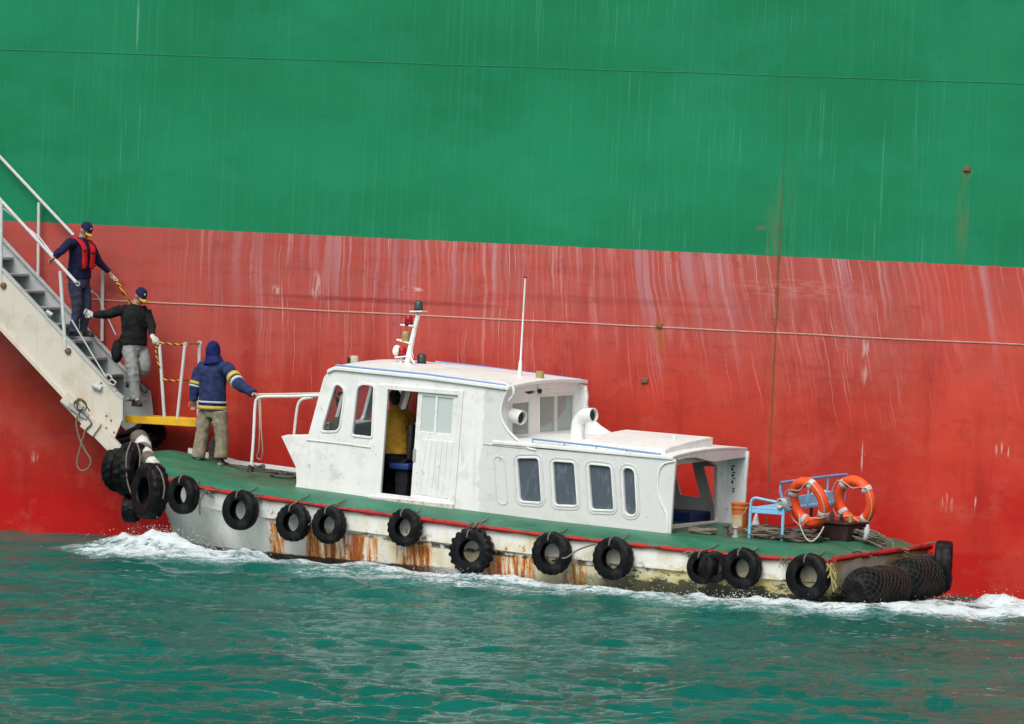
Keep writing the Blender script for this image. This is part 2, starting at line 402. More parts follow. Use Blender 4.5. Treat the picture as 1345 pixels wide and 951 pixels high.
def boat_paint():
    n = N('boat_hull_paint'); o = n.obj(); X, _, Z = n.sep(o)
    c = n.mix(n.step(n.noise(o, 2.2, 6, .65), .4, .7), (.80, .81, .78), (.66, .66, .60))
    y_ = n.mul(n.step(X, -8.6, -6.0), n.step(n.noise(n.map(o, (1.3, 1, 1.5)), 1.3, 5, .65), .42, .66))
    c = n.mix(n.mul(y_, .7), c, (.62, .50, .22))
    zl = n.math('SUBTRACT', Z, n.mul(n.mul(X, X), .0036))                                   # height measured along the sheer
    def win(a, b): return n.mul(n.step(X, a, a + .12), n.step(X, b, b - .12))
    def pX(x): return bl(x, 710, 0).x
    st = n.noise(n.map(o, (9, 1, .9)), 1, 7, .72)
    zone = n.add(n.add(win(pX(340), pX(372)), win(pX(392), pX(498))), n.add(win(pX(515), pX(570)), n.add(win(pX(628), pX(705)), win(pX(735), pX(775)))))
    low = n.step(zl, .30, .22)
    n_or = n.mul(n.mul(n.step(st, .41, .51), zone), low)
    c = n.mix(n.mul(n_or, .95), c, (.68, .27, .025))
    n_rd = n.mul(n.mul(n.step(st, .49, .56), zone), n.step(zl, .29, .20))
    c = n.mix(n.mul(n_rd, .9), c, (.22, .035, .007))
    deep = n.mul(n.add(win(pX(452), pX(472)), win(pX(645), pX(662))), low)
    c = n.mix(n.mul(deep, .85), c, (.30, .028, .008))
    sp = n.mul(n.mul(n.step(n.noise(n.map(o, (1.4, 1, 1)), 5, 7, .75), .55, .62), n.add(zone, .25)), n.step(zl, .52, .32))
    c = n.mix(sp, c, (.33, .12, .02))
    sp2 = n.mul(n.step(n.noise(n.map(o, (1.4, 1, 1), (8, 0, 0)), 7, 7, .75), .60, .64), n.mul(n.step(zl, .40, .30), n.step(X, -7.5, -6)))
    c = n.mix(n.mul(sp2, .9), c, (.07, .04, .02))
    yel = n.mul(n.step(n.noise(n.map(o, (1, 1, 1.2), (2, 0, 0)), 2.2, 5, .6), .50, .62), n.mul(n.step(X, -1.4, -.8), 1.0))
    c = n.mix(n.mul(yel, .85), c, (.62, .38, .03))
    # black, scabbed ledge
    led = n.mul(n.mul(n.ell(X, zl, -4.6, .262, 4.4, .055), n.step(n.noise(n.map(o, (1, 1, 2.4)), 5, 7, .75), .47, .51)), 1)
    c = n.mix(led, c, (.022, .018, .014))
    # weed and black bottom
    al = n.noise(n.map(o, (1, 1, 2.6)), 5, 7, .72)
    aft = n.step(X, -4.6, -2.6)
    wz_ = n.step(n.add(Z, n.mul(al, -.55)), .12, -.06)
    c = n.mix(n.mul(n.mul(wz_, aft), .75), c, (.56, .47, .17))
    c = n.mix(n.mul(n.mul(n.step(n.add(Z, n.mul(al, -.62)), -.10, -.17), aft), .95), c, (.030, .033, .014))
    c = n.mix(n.mul(n.mul(n.step(n.noise(n.map(o, (1, 1, 2), (3, 0, 1)), 7, 6, .7), .56, .61), n.step(zl, .40, .28)), aft), c, (.03, .035, .018))
    boot = n.mul(n.step(n.add(Z, n.mul(al, -.10)), .055, .03), n.step(X, -5.2, -6.6))
    c = n.mix(n.mul(boot, .95), c, (.022, .024, .018))
    c = n.mix(n.mul(n.step(n.noise(o, 14, 3), .6, .62), n.mul(boot, .6)), c, (.30, .02, .015))
    dr = n.mul(n.step(n.noise(n.map(o, (14, 1, .5), (5, 0, 2)), 1, 4), .60, .72), n.step(zl, .1, .6))
    c = n.mix(n.mul(dr, .35), c, (.22, .20, .15))
    n.bump(n.add(n.noise(o, 4, 6, .6), n.mul(led, -.5)), .35, .02)
    return n.fin(c, .5)
M_BOAT = boat_paint()

def white_paint(name='white_cabin_paint', base=(.82, .83, .82), patch=True):
    n = N(name); o = n.obj(); X, _, Z = n.sep(o)
    c = n.mix(n.step(n.noise(o, 1.6, 5, .6), .38, .7), base, tuple(v * .90 for v in base))
    s_ = n.step(n.noise(n.map(o, (10, 10, .6)), 1.4, 5, .65), .55, .75)
    c = n.mix(n.mul(s_, .34), c, (.46, .46, .42))
    rst = n.mul(n.step(n.noise(n.map(o, (7, 7, .8), (3, 1, 2)), 1.2, 6, .7), .62, .72), n.step(n.noise(o, .9, 3), .48, .62))
    c = n.mix(n.mul(rst, .45), c, (.50, .33, .17))
    if patch:                                     # patches of older, greyer paint, and one fresh white area behind the door
        def P_(x, y): q = bl(x, y, .42); return q.x, q.z
        x, z = P_(628, 590); ed = n.noise(n.map(o, (1, 1, 1)), 3.5, 4, .6)
        fresh = n.step(n.add(X, n.mul(ed, .32)), x + .20, x + .18)
        c = n.mix(n.mul(n.math('SUBTRACT', 1.0, fresh), .80), c, (.62, .64, .63))
        for (px_, py_, rx, rz) in [(425, 600, .3, .16), (440, 620, .22, .18), (608, 595, .07, .3), (640, 520, .3, .12)]:
            x, z = P_(px_, py_); c = n.mix(n.mul(n.mul(n.ell(X, Z, x, z, rx, rz), n.step(n.noise(n.map(o, (1, 1, .7)), 9, 5, .7), .45, .62)), .55), c, (.45, .47, .46))
    gr = n.step(n.noise(o, 24, 4, .7), .64, .76); c = n.mix(n.mul(gr, .30), c, (.30, .29, .25))
    c = n.mix(n.mul(n.step(n.noise(n.map(o, (1, 1, 1.2), (4, 4, 1)), 3.2, 8, .75), .53, .62), .30), c, (.50, .50, .45))
    c = n.mix(n.mul(n.step(n.noise(n.map(o, (1, 1, 1), (1, 7, 5)), 8, 6, .75), .62, .66), .55), c, (.33, .27, .19))
    n.bump(n.add(n.noise(o, 3, 5, .55), n.mul(n.noise(o, 60, 2), .06)), .40, .02)
    return n.fin(c, .42)
M_WHITE = white_paint(); M_WHITE2 = white_paint('white_trim_paint', (.80, .81, .80), False)
M_GREYW = worn('grey_white_paint', (.60, .62, .62), (.38, .38, .35), .4, 5, .5, .15, .2)
def deck_mat():
    n = N('green_deck_paint'); o = n.obj()
    c = n.mix(n.step(n.noise(n.map(o, (.5, 2, 1)), 2.2, 6, .65), .38, .68), (.018, .125, .068), (.034, .178, .108))
    c = n.mix(n.mul(n.step(n.noise(n.map(o, (.4, 5, 1)), 3, 6, .7), .54, .72), .35), c, (.012, .075, .045))
    c = n.mix(n.mul(n.step(n.noise(o, 16, 5, .7), .60, .72), .40), c, (.22, .26, .20))
    c = n.mix(n.mul(n.step(n.noise(n.map(o, (.7, 1.6, 1), (5, 3, 0)), 1.5, 7, .72), .50, .64), .6), c, (.012, .058, .036))
    c = n.mix(n.mul(n.step(n.noise(n.map(o, (1, 1, 1), (2, 7, 0)), 4.5, 6, .75), .57, .65), .65), c, (.075, .10, .075))
    n.bump(n.noise(o, 12, 5, .6), .25, .01)
    return n.fin(c, .42)
M_DECK = deck_mat()
M_RED = worn('red_rail_paint', (.40, .018, .017), (.06, .020, .015), 1.0, 7, .55, .9)
M_TYRE = worn('tyre_rubber', (.0045, .005, .0065), (.045, .044, .042), .6, 7, .45, .3, spec=.13)
M_ROPE = worn('old_rope', (.20, .175, .135), (.10, .085, .065), .6, 30, .9, .8)
M_ROPEW = worn('pale_rope', (.52, .48, .42), (.3, .26, .2), .4, 30, .9, .6)
M_ROPED = worn('dark_rope', (.09, .08, .07), (.2, .17, .13), .6, 30, .9, .6)
def stripe_rope():
    n = N('yellow_black_rope'); o = n.obj()
    wv = n.t.nodes.new('ShaderNodeTexWave'); wv.wave_type = 'BANDS'; wv.bands_direction = 'DIAGONAL'; wv.inputs['Scale'].default_value = 9
    n.put(wv.inputs['Vector'], o); c = n.mix(n.step(wv.outputs['Fac'], .38, .5), (.02, .015, .01), (.62, .30, .02)); return n.fin(c, .8)
M_ROPEY = stripe_rope()
M_BLUE = worn('light_blue_paint', (.22, .50, .76), (.30, .40, .42), .4, 8, .45, .2)
M_RAILB = worn('faded_blue_tube', (.16, .30, .56), (.42, .44, .45), .35, 8, .5, .2)
M_ORANGE = worn('orange_ring_cover', (.88, .090, .018), (.55, .06, .02), .35, 9, .5, .15)
M_BUCKET = worn('orange_bucket_plastic', (.56, .145, .038), (.30, .09, .03), .45, 7, .5, .1)
M_LABELP = worn('bucket_paper', (.60, .50, .30), (.35, .20, .10), .6, 14, .7, .1)
M_STEEL = worn('galvanised_steel', (.42, .43, .43), (.25, .24, .22), .4, 8, .45, .15, 0, .3)
M_BEIGE = worn('gangway_beige_paint', (.60, .56, .48), (.36, .30, .20), .45, 3.0, .55, .2, .35)
M_ALU = worn('gangway_grey_aluminium', (.46, .48, .49), (.28, .28, .27), .5, 6, .5, .2, .15)
M_TUBE = worn('gangway_tube_paint', (.58, .59, .60), (.35, .34, .32), .4, 6, .5)
M_TREAD = worn('tread_metal', (.42, .44, .46), (.22, .22, .22), .5, 9, .55, .3)
M_YEL = worn('yellow_board_paint', (.74, .42, .015), (.45, .22, .03), .6, 7, .5, .25)
M_DARK = worn('dark_lining', (.03, .032, .036), (.05, .05, .05), .4, 5, .7)
M_INT = worn('cabin_lining', (.45, .46, .46), (.10, .10, .10), .4, 3, .7)
M_DKRED = worn('dark_locker_paint', (.022, .009, .009), (.06, .035, .03), .6, 7, .6, .3)
M_REDL = N('red_lamp_lens'); M_REDL.b.inputs['Transmission Weight'].default_value = .15; M_REDL = M_REDL.fin((.42, .005, .012), .15)
M_GRNL = N('dark_lamp_lens').fin((.035, .05, .05), .22)
M_AMBL = N('amber_lamp_lens').fin((.30, .25, .12), .3)
M_BRASS = worn('weathered_brass', (.34, .27, .10), (.2, .18, .1), .6, 14, .5, .2)
M_BLACK = worn('black_plastic', (.018, .018, .02), (.05, .05, .05), .3, 9, .5)
M_BLUEC = N('blue_cushion').fin((.010, .04, .17), .6)
def glass(name, tint=(.75, .82, .82), rough=.03, mixv=.5, dirt=.12, col=(.12, .15, .19)):
    n = N(name); o = n.obj(); t = n.t.nodes.new('ShaderNodeBsdfTransparent'); t.inputs[0].default_value = (*tint, 1)
    mx = n.t.nodes.new('ShaderNodeMixShader'); lw = n.t.nodes.new('ShaderNodeFresnel'); lw.inputs[0].default_value = 1.5
    dd = n.mul(n.step(n.noise(n.map(o, (2, 2, .8)), 6, 5, .7), .5, .75), dirt)
    n.t.links.new(n.add(n.add(n.mul(lw.outputs[0], .9), mixv), dd), mx.inputs[0])
    n.t.links.new(t.outputs[0], mx.inputs[1]); n.t.links.new(n.b.outputs[0], mx.inputs[2]); n.t.links.new(mx.outputs[0], n.out.inputs[0])
    n.fin(n.mix(dd, col, (.5, .5, .48)), rough); return n.m
M_GLASS = glass('clear_glass', (.8, .86, .86), .03, .06)
M_GLASSD = glass('dull_cabin_glass', (.35, .40, .46), .15, .62, .18)
M_GLASSA = glass('painted_sky_glass', (.6, .7, .68), .08, .52, .3, (.26, .34, .32))  # aft panes: pale sky reflection painted in as a grey-green base colour
M_FROST = N('frosted_door_glass').fin((.52, .58, .57), .25)
M_SKIN = worn('skin', (.42, .23, .155), (.36, .17, .11), .3, 20, .5, .05)
M_HAIR = N('black_hair').fin((.012, .010, .010), .5)
def cloth(name, c1, c2, sc=14):
    n = N(name); o = n.obj(); a = n.noise(o, sc, 5, .6); c = n.mix(n.step(a, .35, .7), c1, c2)
    n.bump(n.add(n.noise(n.map(o, (1, 1, .5)), sc * 1.2, 4, .6), n.mul(n.noise(o, 260, 2), .1)), .4, .02); return n.fin(c, .85, 0, .2)
M_NAVY = cloth('navy_sweater', (.009, .010, .040), (.016, .017, .058))
M_BLKC = cloth('black_sweater', (.006, .007, .008), (.016, .017, .018))
M_COAT = cloth('blue_coat', (.016, .024, .080), (.030, .044, .125))
M_HOOD = cloth('blue_hood', (.010, .013, .085), (.016, .022, .12))
M_TRN = cloth('slate_trousers', (.035, .042, .075), (.055, .065, .105))
M_TRG = cloth('grey_trousers', (.19, .20, .20), (.27, .28, .27))
M_TRK = cloth('khaki_trousers', (.20, .17, .12), (.30, .26, .19))
M_TRD = cloth('dark_trousers', (.012, .013, .02), (.02, .022, .03))
M_YSH = cloth('mustard_shirt', (.46, .24, .025), (.60, .32, .045))
M_VEST = cloth('red_life_vest', (.50, .012, .016), (.58, .022, .025))
M_CAP = cloth('navy_cap_cloth', (.012, .012, .045), (.02, .02, .065), 30)
M_GOLD = cloth('gold_braid', (.62, .30, .012), (.72, .40, .03), 40)
M_GLOVE = cloth('white_glove', (.60, .60, .56), (.48, .48, .44), 30)
M_SHOE = worn('black_shoe', (.014, .014, .016), (.04, .04, .04), .4, 9, .45)
M_SHOE2 = worn('dark_sneaker', (.02, .02, .022), (.30, .29, .26), .8, 22, .7)
M_SHOEW = worn('pale_sole', (.36, .34, .30), (.14, .13, .12), .5, 20, .7)
M_BAG = cloth('black_bag_cloth', (.008, .008, .010), (.015, .015, .018))
M_YBAND = cloth('yellow_reflective_band', (.55, .42, .10), (.48, .36, .08), 30)
M_SBAND = cloth('silver_reflective_band', (.50, .52, .55), (.42, .44, .48), 30)
M_CANV = worn('white_canvas_pad', (.58, .58, .56), (.24, .24, .23), .8, 9, .8, .5)
M_FOAM = N('spray').fin((.82, .86, .88), .6)

# ================================================================== SHIP SIDE
ship = root('cargo_ship', WM, 'huge cargo ship side painted green above and faded red below, filling the background', 'ship')
mb = MB()
mb.box((-55, 0, -3), (75, 22, 13))
mb.build('hull', M_SHIP, ship, WM, smooth=False)
def bead(z, s0, s1, r, mat, wob=.006, dz=0.0):
    m_ = MB(); pts = []; n = int((s1 - s0) / .35)
    for i in range(n + 1):
        s = s0 + (s1 - s0) * i / n; pts.append((s, -.002, z + mnoise.noise(Vector((s * .8, z, 0))) * wob + dz * (s - 7)))
    return m_.tube(pts, r, 6).build('weld_seam', mat, ship, WM)
bead(7.14, -55, 75, .006, M_BEADG)
bead(3.492, 1.35, 75, .011, M_BEAD, .012, .002)
m_ = MB(); sx = wl(1023, 338).x
m_.tube([(sx + .012 * mnoise.noise(Vector((z * .9, 0, 0))), -.001, z) for z in np.linspace(-1, 4.58, 30)], .009, 6).build('weld_seam', M_BEADR, ship, WM)
m_ = MB(); m_.tube([(sx + .012 * mnoise.noise(Vector((z * .9, 0, 0))), -.001, z) for z in np.linspace(4.59, 13, 30)], .008, 6).build('weld_seam', M_BEADG, ship, WM)
for px_, py_, h_ in [(866, 428, .06), (847, 500, .07), (1270, 222, .07)]:      # cut-off lugs left on the plating
    q = wl(px_, py_); MB().box((q.x - .05, -.03, q.z - h_ / 2), (q.x + .05, .01, q.z + h_ / 2)).build('welded_lug', M_BEADR, ship, WM, bevel=.01)

# ================================================================== BOAT LINES
DP = [(-11.62, 1.30), (-11.50, .98), (-11.20, .66), (-10.75, .34), (-10.25, .12), (-9.6, .01), (-8.8, 0), (0, 0)]
DS = [(-11.62, 1.30), (-11.55, 1.60), (-11.2, 1.90), (-10.5, 2.18), (-9.4, 2.45), (-7.5, 2.70), (-4.5, 2.84), (.16, 2.76)]
def interp(t, x): return float(np.interp(x, [p[0] for p in t], [p[1] for p in t]))
_zg = sorted([(lambda q: (q.x, q.z))(bl(x, y, 0)) for x, y in [(300, 647), (400, 661), (500, 675), (600, 688), (700, 701), (800, 712), (880, 721), (1000, 732), (1088, 737)]] + [(-11.62, 1.25), (-11.2, 1.14), (-10.6, 1.00)])
def zg(X): return interp(_zg, X)
def LIST(Y): return .035 * Y
def outline(n=150):
    port = catmull([(x, y, 0) for x, y in DP[::-1]], 14); star = catmull([(x, y, 0) for x, y in DS], 14)
    return port, star
def deck_z(X, Y):
    yp, ys = interp(DP, X), interp(DS, X); d = max(0, min(Y - yp, ys - Y, X + 11.62, -X + .02, .45))
    t = max(0, min(1, d / .45)); return zg(X) + LIST(Y) + .155 * (1 - (1 - t) ** 2)

boat = root('pilot_boat', BM, 'small white pilot boat with green deck, rusty tyre-hung sides and a white wheelhouse', 'boat')
# hull shell: offset loops from the gunwale down to the keel
port, star = outline()
loop = port + star[1:]
def lvl(i, t, p):
    X, Y = p.x, p.y
    return X, Y
rows = []
LV = [('g', 0, 0), ('g', -.03, .0), ('g', -.20, .0), ('g', -.285, .0), ('g', -.30, .035), ('g', -.36, .04), ('w', .12, .07), ('w', 0, .10), ('w', -.25, .35), ('w', -.5, .8)]
for kind, dz, inset in LV:
    r = []
    for p in loop:
        X, Y = p.x, p.y; g = zg(X) + LIST(Y)
        bowf = max(0, min(1, (-X - 7.4) / 4.2))                # flare grows towards the bow
        zz = g + dz if kind == 'g' else dz
        down = max(0, min(1.3, (g - zz) / max(g, .3)))
        yc = 1.42
        sh = inset + .0
        k = 1 - .36 * bowf * down ** 1.15
        Yn = yc + (Y - yc) * k; Yn += sh if Y < yc else -sh
        Xn = X + .55 * bowf ** 1.4 * down ** 1.1
        if X > -.05: Xn = X - .04 * down
        r.append((Xn, Yn, zz))
    rows.append(r)
mb = MB(); mb.loft(rows, cap=True); mb.build('hull', M_BOAT, boat, BM, angle=35)
# deck
XS = list(np.linspace(-11.60, -10, 22)) + list(np.linspace(-9.9, -.5, 56)) + [-.4, -.3, -.22, -.15, -.09, -.05, -.02, .0]
g = []
for X in XS:
    yp, ys = interp(DP, X), interp(DS, X); r = []
    for u in [0, .01, .03, .06, .1, .16, .25, .4, .5, .6, .75, .84, .9, .94, .97, .99, 1]:
        Y = yp + (ys - yp) * u; r.append((X + (.16 * u if X > -.02 else 0), Y, deck_z(X, Y) + .004))
    g.append(r)
MB().grid(g).build('deck', M_DECK, boat, BM)
# red rubbing rail and white toe board
def rail(path, w_, h_, name, mat, zo=0.0, jit=.006):
    rings = []
    P_ = [Vector(p) for p in path]
    for i, p in enumerate(P_):
        t = (P_[min(i + 1, len(P_) - 1)] - P_[max(i - 1, 0)]).normalized(); o = Vector((t.y, -t.x, 0)).normalized()
        j = mnoise.noise(p * 5) * jit; k = mnoise.noise(p * 9) * jit
        pr = []
        for a in range(10):
            an = 2 * math.pi * a / 10; pr.append(p + o * math.cos(an) * (w_ / 2 + j) + Vector((0, 0, math.sin(an) * (h_ / 2 + k) + zo)))
        rings.append(pr)
    return MB().loft(rings).build(name, mat, boat, BM)
pp = [Vector((p.x, p.y - .02, zg(p.x) + LIST(p.y))) for p in port if p.x > -10.55]
fine = catmull(pp, 4)
rail(fine, .075, .065, 'rubbing_rail', M_RED, 0, .022)
rail(catmull([(.05 + .055 * y, y, zg(0) + LIST(y) + .03) for y in np.linspace(0, 2.74, 12)], 4), .08, .075, 'rubbing_rail', M_RED, 0, .022)
st_ = catmull([Vector((p.x, p.y - .04, zg(p.x) + LIST(p.y) + .05)) for p in star if -11.3 < p.x < -6.5], 3)
mb = MB(); rings = []
for p in st_: rings.append([p + Vector((0, -.03, -.06)), p + Vector((0, .03, -.06)), p + Vector((0, .03, .12)), p + Vector((0, -.03, .12))])
mb.loft(rings).build('toe_board', M_WHITE2, boat, BM, smooth=False)

# ------------------------------------------------------------------ deckhouse
YN, YF = .42, 2.68
def P2(x, y, Y=YN): q = bl(x, y, Y); return (q.x, q.z)
def PL(pts, Y=YN): return [P2(x, y, Y) for x, y in pts]
OUT = rr(PL([(388, 641), (396, 606), (426, 494), (440, 483), (560, 496), (667, 511), (660, 527), (657, 543), (663, 560), (676, 575), (692, 587), (704, 590), (887, 604), (884, 640), (880, 703), (600, 669)]),
         [0, 0, .06, .05, 0, .03, .06, .1, .1, .1, .08, .04, .03, 0, 0, 0])
W1 = rr(PL([(441, 503), (453, 511), (445, 566), (422, 566)]), [.10, .12, .09, .05])
W2 = rr(PL([(470, 504), (491, 507), (488, 574), (462, 571)]), [.13, .04, .03, .03])
DOOR = PL([(504, 508), (603, 517), (592, 661), (494, 650)])
CW = [rr(PL(p), .05) for p in ([(679, 602), (707, 602), (711, 660), (683, 658)], [(726, 606), (754, 608), (758, 664), (729, 663)], [(773, 610), (802, 613), (806, 670), (777, 669)])]
SLOT = rr(PL([(818, 614), (833, 616), (836, 677), (821, 676)]), .09)
wall = plate(OUT, [W1, W2, DOOR] + CW + [SLOT], YN, YN + .05, .006)
wall.build('deckhouse_side', M_WHITE, boat, BM, smooth=True, angle=30)
def shift(pl, dz=.079): return [(x, z + dz) for x, z in pl]
FOUT = shift([OUT_ for OUT_ in rr(PL([(388, 641), (396, 606), (426, 494), (440, 483), (560, 496), (650, 508)]), [0, 0, .06, .05, 0, 0])]) + rr(PL([(771, 506), (773, 520), (772, 534), (778, 549), (790, 560), (806, 570), (816, 573)], YF), [.02, 0, .05, .05, .04, .04, 0]) + shift(rr(PL([(887, 604), (884, 640), (880, 703), (600, 669)]), [.03, 0, 0, 0]))
FA = PL([(884, 606), (911, 606), (922, 654), (895, 650)], YF); FB = PL([(925, 612), (946, 612), (958, 672), (940, 668)], YF)
FD = PL([(600, 512), (640, 516), (636, 560), (596, 556)], YF)
far = plate(FOUT, [shift(W1), shift(W2), FD, FA, FB] + [shift(c) for c in CW[1:2]], YF - .05, YF, .006)
far.build('deckhouse_side', M_WHITE2, boat, BM, angle=30)
for src in (W1, W2):
    MB().add(*((lambda q: (q.v, q.f))(plate(shift(src), [], YF - .028, YF - .022)))).build('window_pane', M_GLASS, boat, BM, smooth=False)
def window(name, pl, gmat, fr=.028, deep=.03, label=None, proud=.012, gap=0.0):
    g_ = plate(pl, [], YN + deep, YN + deep + .006).build(name, gmat, boat, BM, smooth=False)
    f_ = plate(grow(pl, fr + gap), [grow(pl, gap)], YN - proud, YN + .002, .004).build('frame', M_WHITE2, g_, BM, angle=30)
    return g_
window('wheelhouse_window', W1, M_GLASS, .022); window('wheelhouse_window', W2, M_GLASS, .022)
for c in CW + [SLOT]:
    g_ = window('cabin_window', c, M_GLASSD, .016, gap=.004)
    plate(grow(c, .062), [grow(c, .045)], YN - .008, YN + .002, .003).build('outer_frame', M_GREYW, g_, BM, angle=30)
bo = rr(PL([(648, 598), (663, 600), (668, 664), (652, 662)]), .10)
plate(grow(bo, .0), [grow(bo, -.014)], YN - .008, YN + .002, .003).build('blanked_window', M_GREYW, boat, BM, angle=30)
# door frame, sliding door
df = plate(PL([(499, 505), (609, 514), (597, 668), (487, 656)]), [PL([(510, 511), (603, 519), (592, 659), (500, 648)])], YN - .022, YN + .03, .005)
dfo = df.build('door_frame', M_WHITE2, boat, BM, angle=30)
plate(PL([(487, 652), (597, 663), (596, 671), (485, 658)]), [], YN - .05, YN + .03, .005).build('door_sill', worn('rusty_sill_paint', (.60, .59, .55), (.30, .13, .05), .8, 9, .6, .3), dfo, BM, angle=30)
dl = PL([(549, 514), (603, 519), (593, 660), (539, 652)]); dwin = PL([(554, 519), (595, 523), (592, 571), (551, 567)])
dr = plate(dl, [dwin], YN + .012, YN + .04, .004).build('sliding_door', M_WHITE, boat, BM, angle=30)
plate(PL([(572, 520), (575, 521), (572, 570), (569, 570)]), [], YN + .008, YN + .030).build('glazing_bar', M_WHITE2, dr, BM, smooth=False)
plate(dwin, [], YN + .028, YN + .033).build('frosted_pane', M_FROST, dr, BM, smooth=False)
for i in range(6):
    a, b = .03 + i * .158, .03 + (i + 1) * .158 - .03
    tl, tr, br_, bl_ = [Vector(q) for q in PL([(553, 577), (597, 581), (590, 655), (544, 648)])]
    plate([tuple(tl.lerp(tr, a)), tuple(tl.lerp(tr, b)), tuple(bl_.lerp(br_, b)), tuple(bl_.lerp(br_, a))], [], YN + .004, YN + .014, .003).build('door_board', M_WHITE2, dr, BM, angle=30)
plate(PL([(543, 590), (546, 590), (545, 606), (542, 606)]), [], YN - .004, YN + .012, .003).build('door_handle', M_STEEL, dr, BM)
# moulding that curls down the aft edge
q = [bl(x, y, YN - .01) for x, y in [(886, 606), (873, 609), (866, 618), (864, 634), (865, 650), (870, 664), (876, 678), (877, 700)]]
MB().tube(catmull(q, 5), .012, 8).build('edge_moulding', M_WHITE2, boat, BM)
q = [bl(x, y, YN - .004) for x, y in [(666, 512), (660, 528), (658, 545), (664, 561), (677, 576), (693, 588), (704, 591)]]
MB().tube(catmull(q, 5), .013, 8).build('edge_moulding', M_WHITE2, boat, BM)
q = [bl(x, y, YN - .006) for x, y in [(403, 578), (450, 583), (487, 588)]]
MB().tube(q, .008, 6).build('side_moulding', M_GREYW, boat, BM)
q = [bl(x, y, YN - .006) for x, y in [(634, 583), (700, 590)]]
MB().tube(q, .006, 6).build('side_moulding', M_GREYW, boat, BM)
# roofs
def PX0(pts, X): return [(lambda q: (q.y, q.z))(bx_(x, y, X)) for x, y in pts]
def slab(xs, ys, zt, th, name, mat, par=boat, bev=.008):
    T_ = [[(x, y, zt(x, y)) for y in ys] for x in xs]; n, k = len(xs), len(ys)
    rings = []
    for i, x in enumerate(xs):
        rings.append([Vector(p) for p in T_[i]] + [Vector((p[0], p[1], p[2] - th)) for p in T_[i][::-1]])
    return MB().loft(rings).build(name, mat, par, BM, angle=35, bevel=bev)
def edge(pts, Y=YN):
    q = sorted((lambda v: (v.x, v.z))(bl(x, y, Y)) for x, y in pts); return lambda X: interp(q, X)
e1 = edge([(426, 492), (432, 486), (441, 482.5), (560, 494.5), (669, 509)])
ysr = np.linspace(YN - .035, YF + .035, 15); yc = (YN + YF) / 2
z1 = lambda X, Y: e1(X) + LIST(Y - YN) + .055 * (1 - ((Y - yc) / (YF - yc + .04)) ** 2) + .012
x0 = bl(431, 486, YN).x; x1 = bl(669, 509, YN).x
slab(list(np.linspace(x0, x0 + .3, 6)) + list(np.linspace(x0 + .5, x1, 12)), ysr, z1, .05, 'wheelhouse_roof', M_WHITE2)
e2 = edge([(690, 583), (700, 584), (887, 601)])
z2 = lambda X, Y: e2(X) + LIST(Y - YN) + .055 * (1 - ((Y - yc) / (YF - yc + .04)) ** 2) ** .8 + .010
xa = -5.42; xb = bl(886, 602, YN).x
slab(np.linspace(xa, xb - .02, 14), list(np.linspace(YN - .02, YF, 17)), lambda X, Y: z2(X, max(YN - .03, min(YF + .03, Y))), .05, 'cabin_roof', M_WHITE2)
slab(np.linspace(bl(762, 575, .6).x, xb - .20, 5), np.linspace(.52, 1.95, 7), lambda X, Y: z2(X, Y) + .060 + .045 * (Y - .5), .16, 'roof_hatch', M_WHITE2)
q = bl(886, 573, 1.4); MB().tube([(q.x, 1.4, q.z - .1), (q.x, 1.4, q.z + .02)], .02, 8).build('roof_stud', M_WHITE2, boat, BM)
fz = z2(xb - .03, yc)
fl = PX0([(888, 604), (896, 601), (911, 600.5), (924, 604.5), (936, 606), (960, 602), (976, 600)], xb - .07)
tp = [(y_, z2(xb - .05, y_) - .03) for y_ in np.linspace(YF - .03, YN + .02, 12)]
plate(fl + tp, [], 0, .05, .004, lambda a, b, c: (xb - .07 + b, a, c)).build('aft_fascia', M_WHITE2, boat, BM, angle=30)
# front wall, raked, with three windows
fb, ft = Vector((P2(390, 641)[0] + .03, 0, P2(390, 641)[1])), Vector((P2(430, 489)[0] + .03, 0, P2(430, 489)[1]))
def front(y_, o, t):
    p = fb.lerp(ft, t); bulge = -.14 * (1 - ((y_ - yc) / (YF - yc)) ** 2); return (p.x + bulge + o, y_, p.z + LIST(y_ - YN))
ys_ = [YN + .02, .95, yc, 2.1, YF - .02]
def seg(pl):   # subdivide long edges so the bulge follows
    o = []
    for i in range(len(pl)):
        a, b = Vector(pl[i]), Vector(pl[(i + 1) % len(pl)])
        for j in range(6): o.append(tuple(a.lerp(b, j / 6)))
    return o
hol = [seg(rr([(a, .55), (b, .55), (b, .90), (a, .90)], .05)) for a, b in ((.55, 1.12), (1.24, 1.88), (2.0, 2.56))]
plate(seg([(YN + .02, 0), (YF - .02, 0), (YF - .02, 1), (YN + .02, 1)]), hol, 0, .05, 0, front).build('wheelhouse_front', M_WHITE2, boat, BM, smooth=False)
# locker flaring forward under the front windows
lk = PL([(370, 573.5), (377, 571.5), (408, 573), (396, 640), (390, 640), (389, 614)], .55)
lkp = plate(lk, [], .55, 2.2, .006); lkp.build('front_locker', M_WHITE2, boat, BM, angle=30)
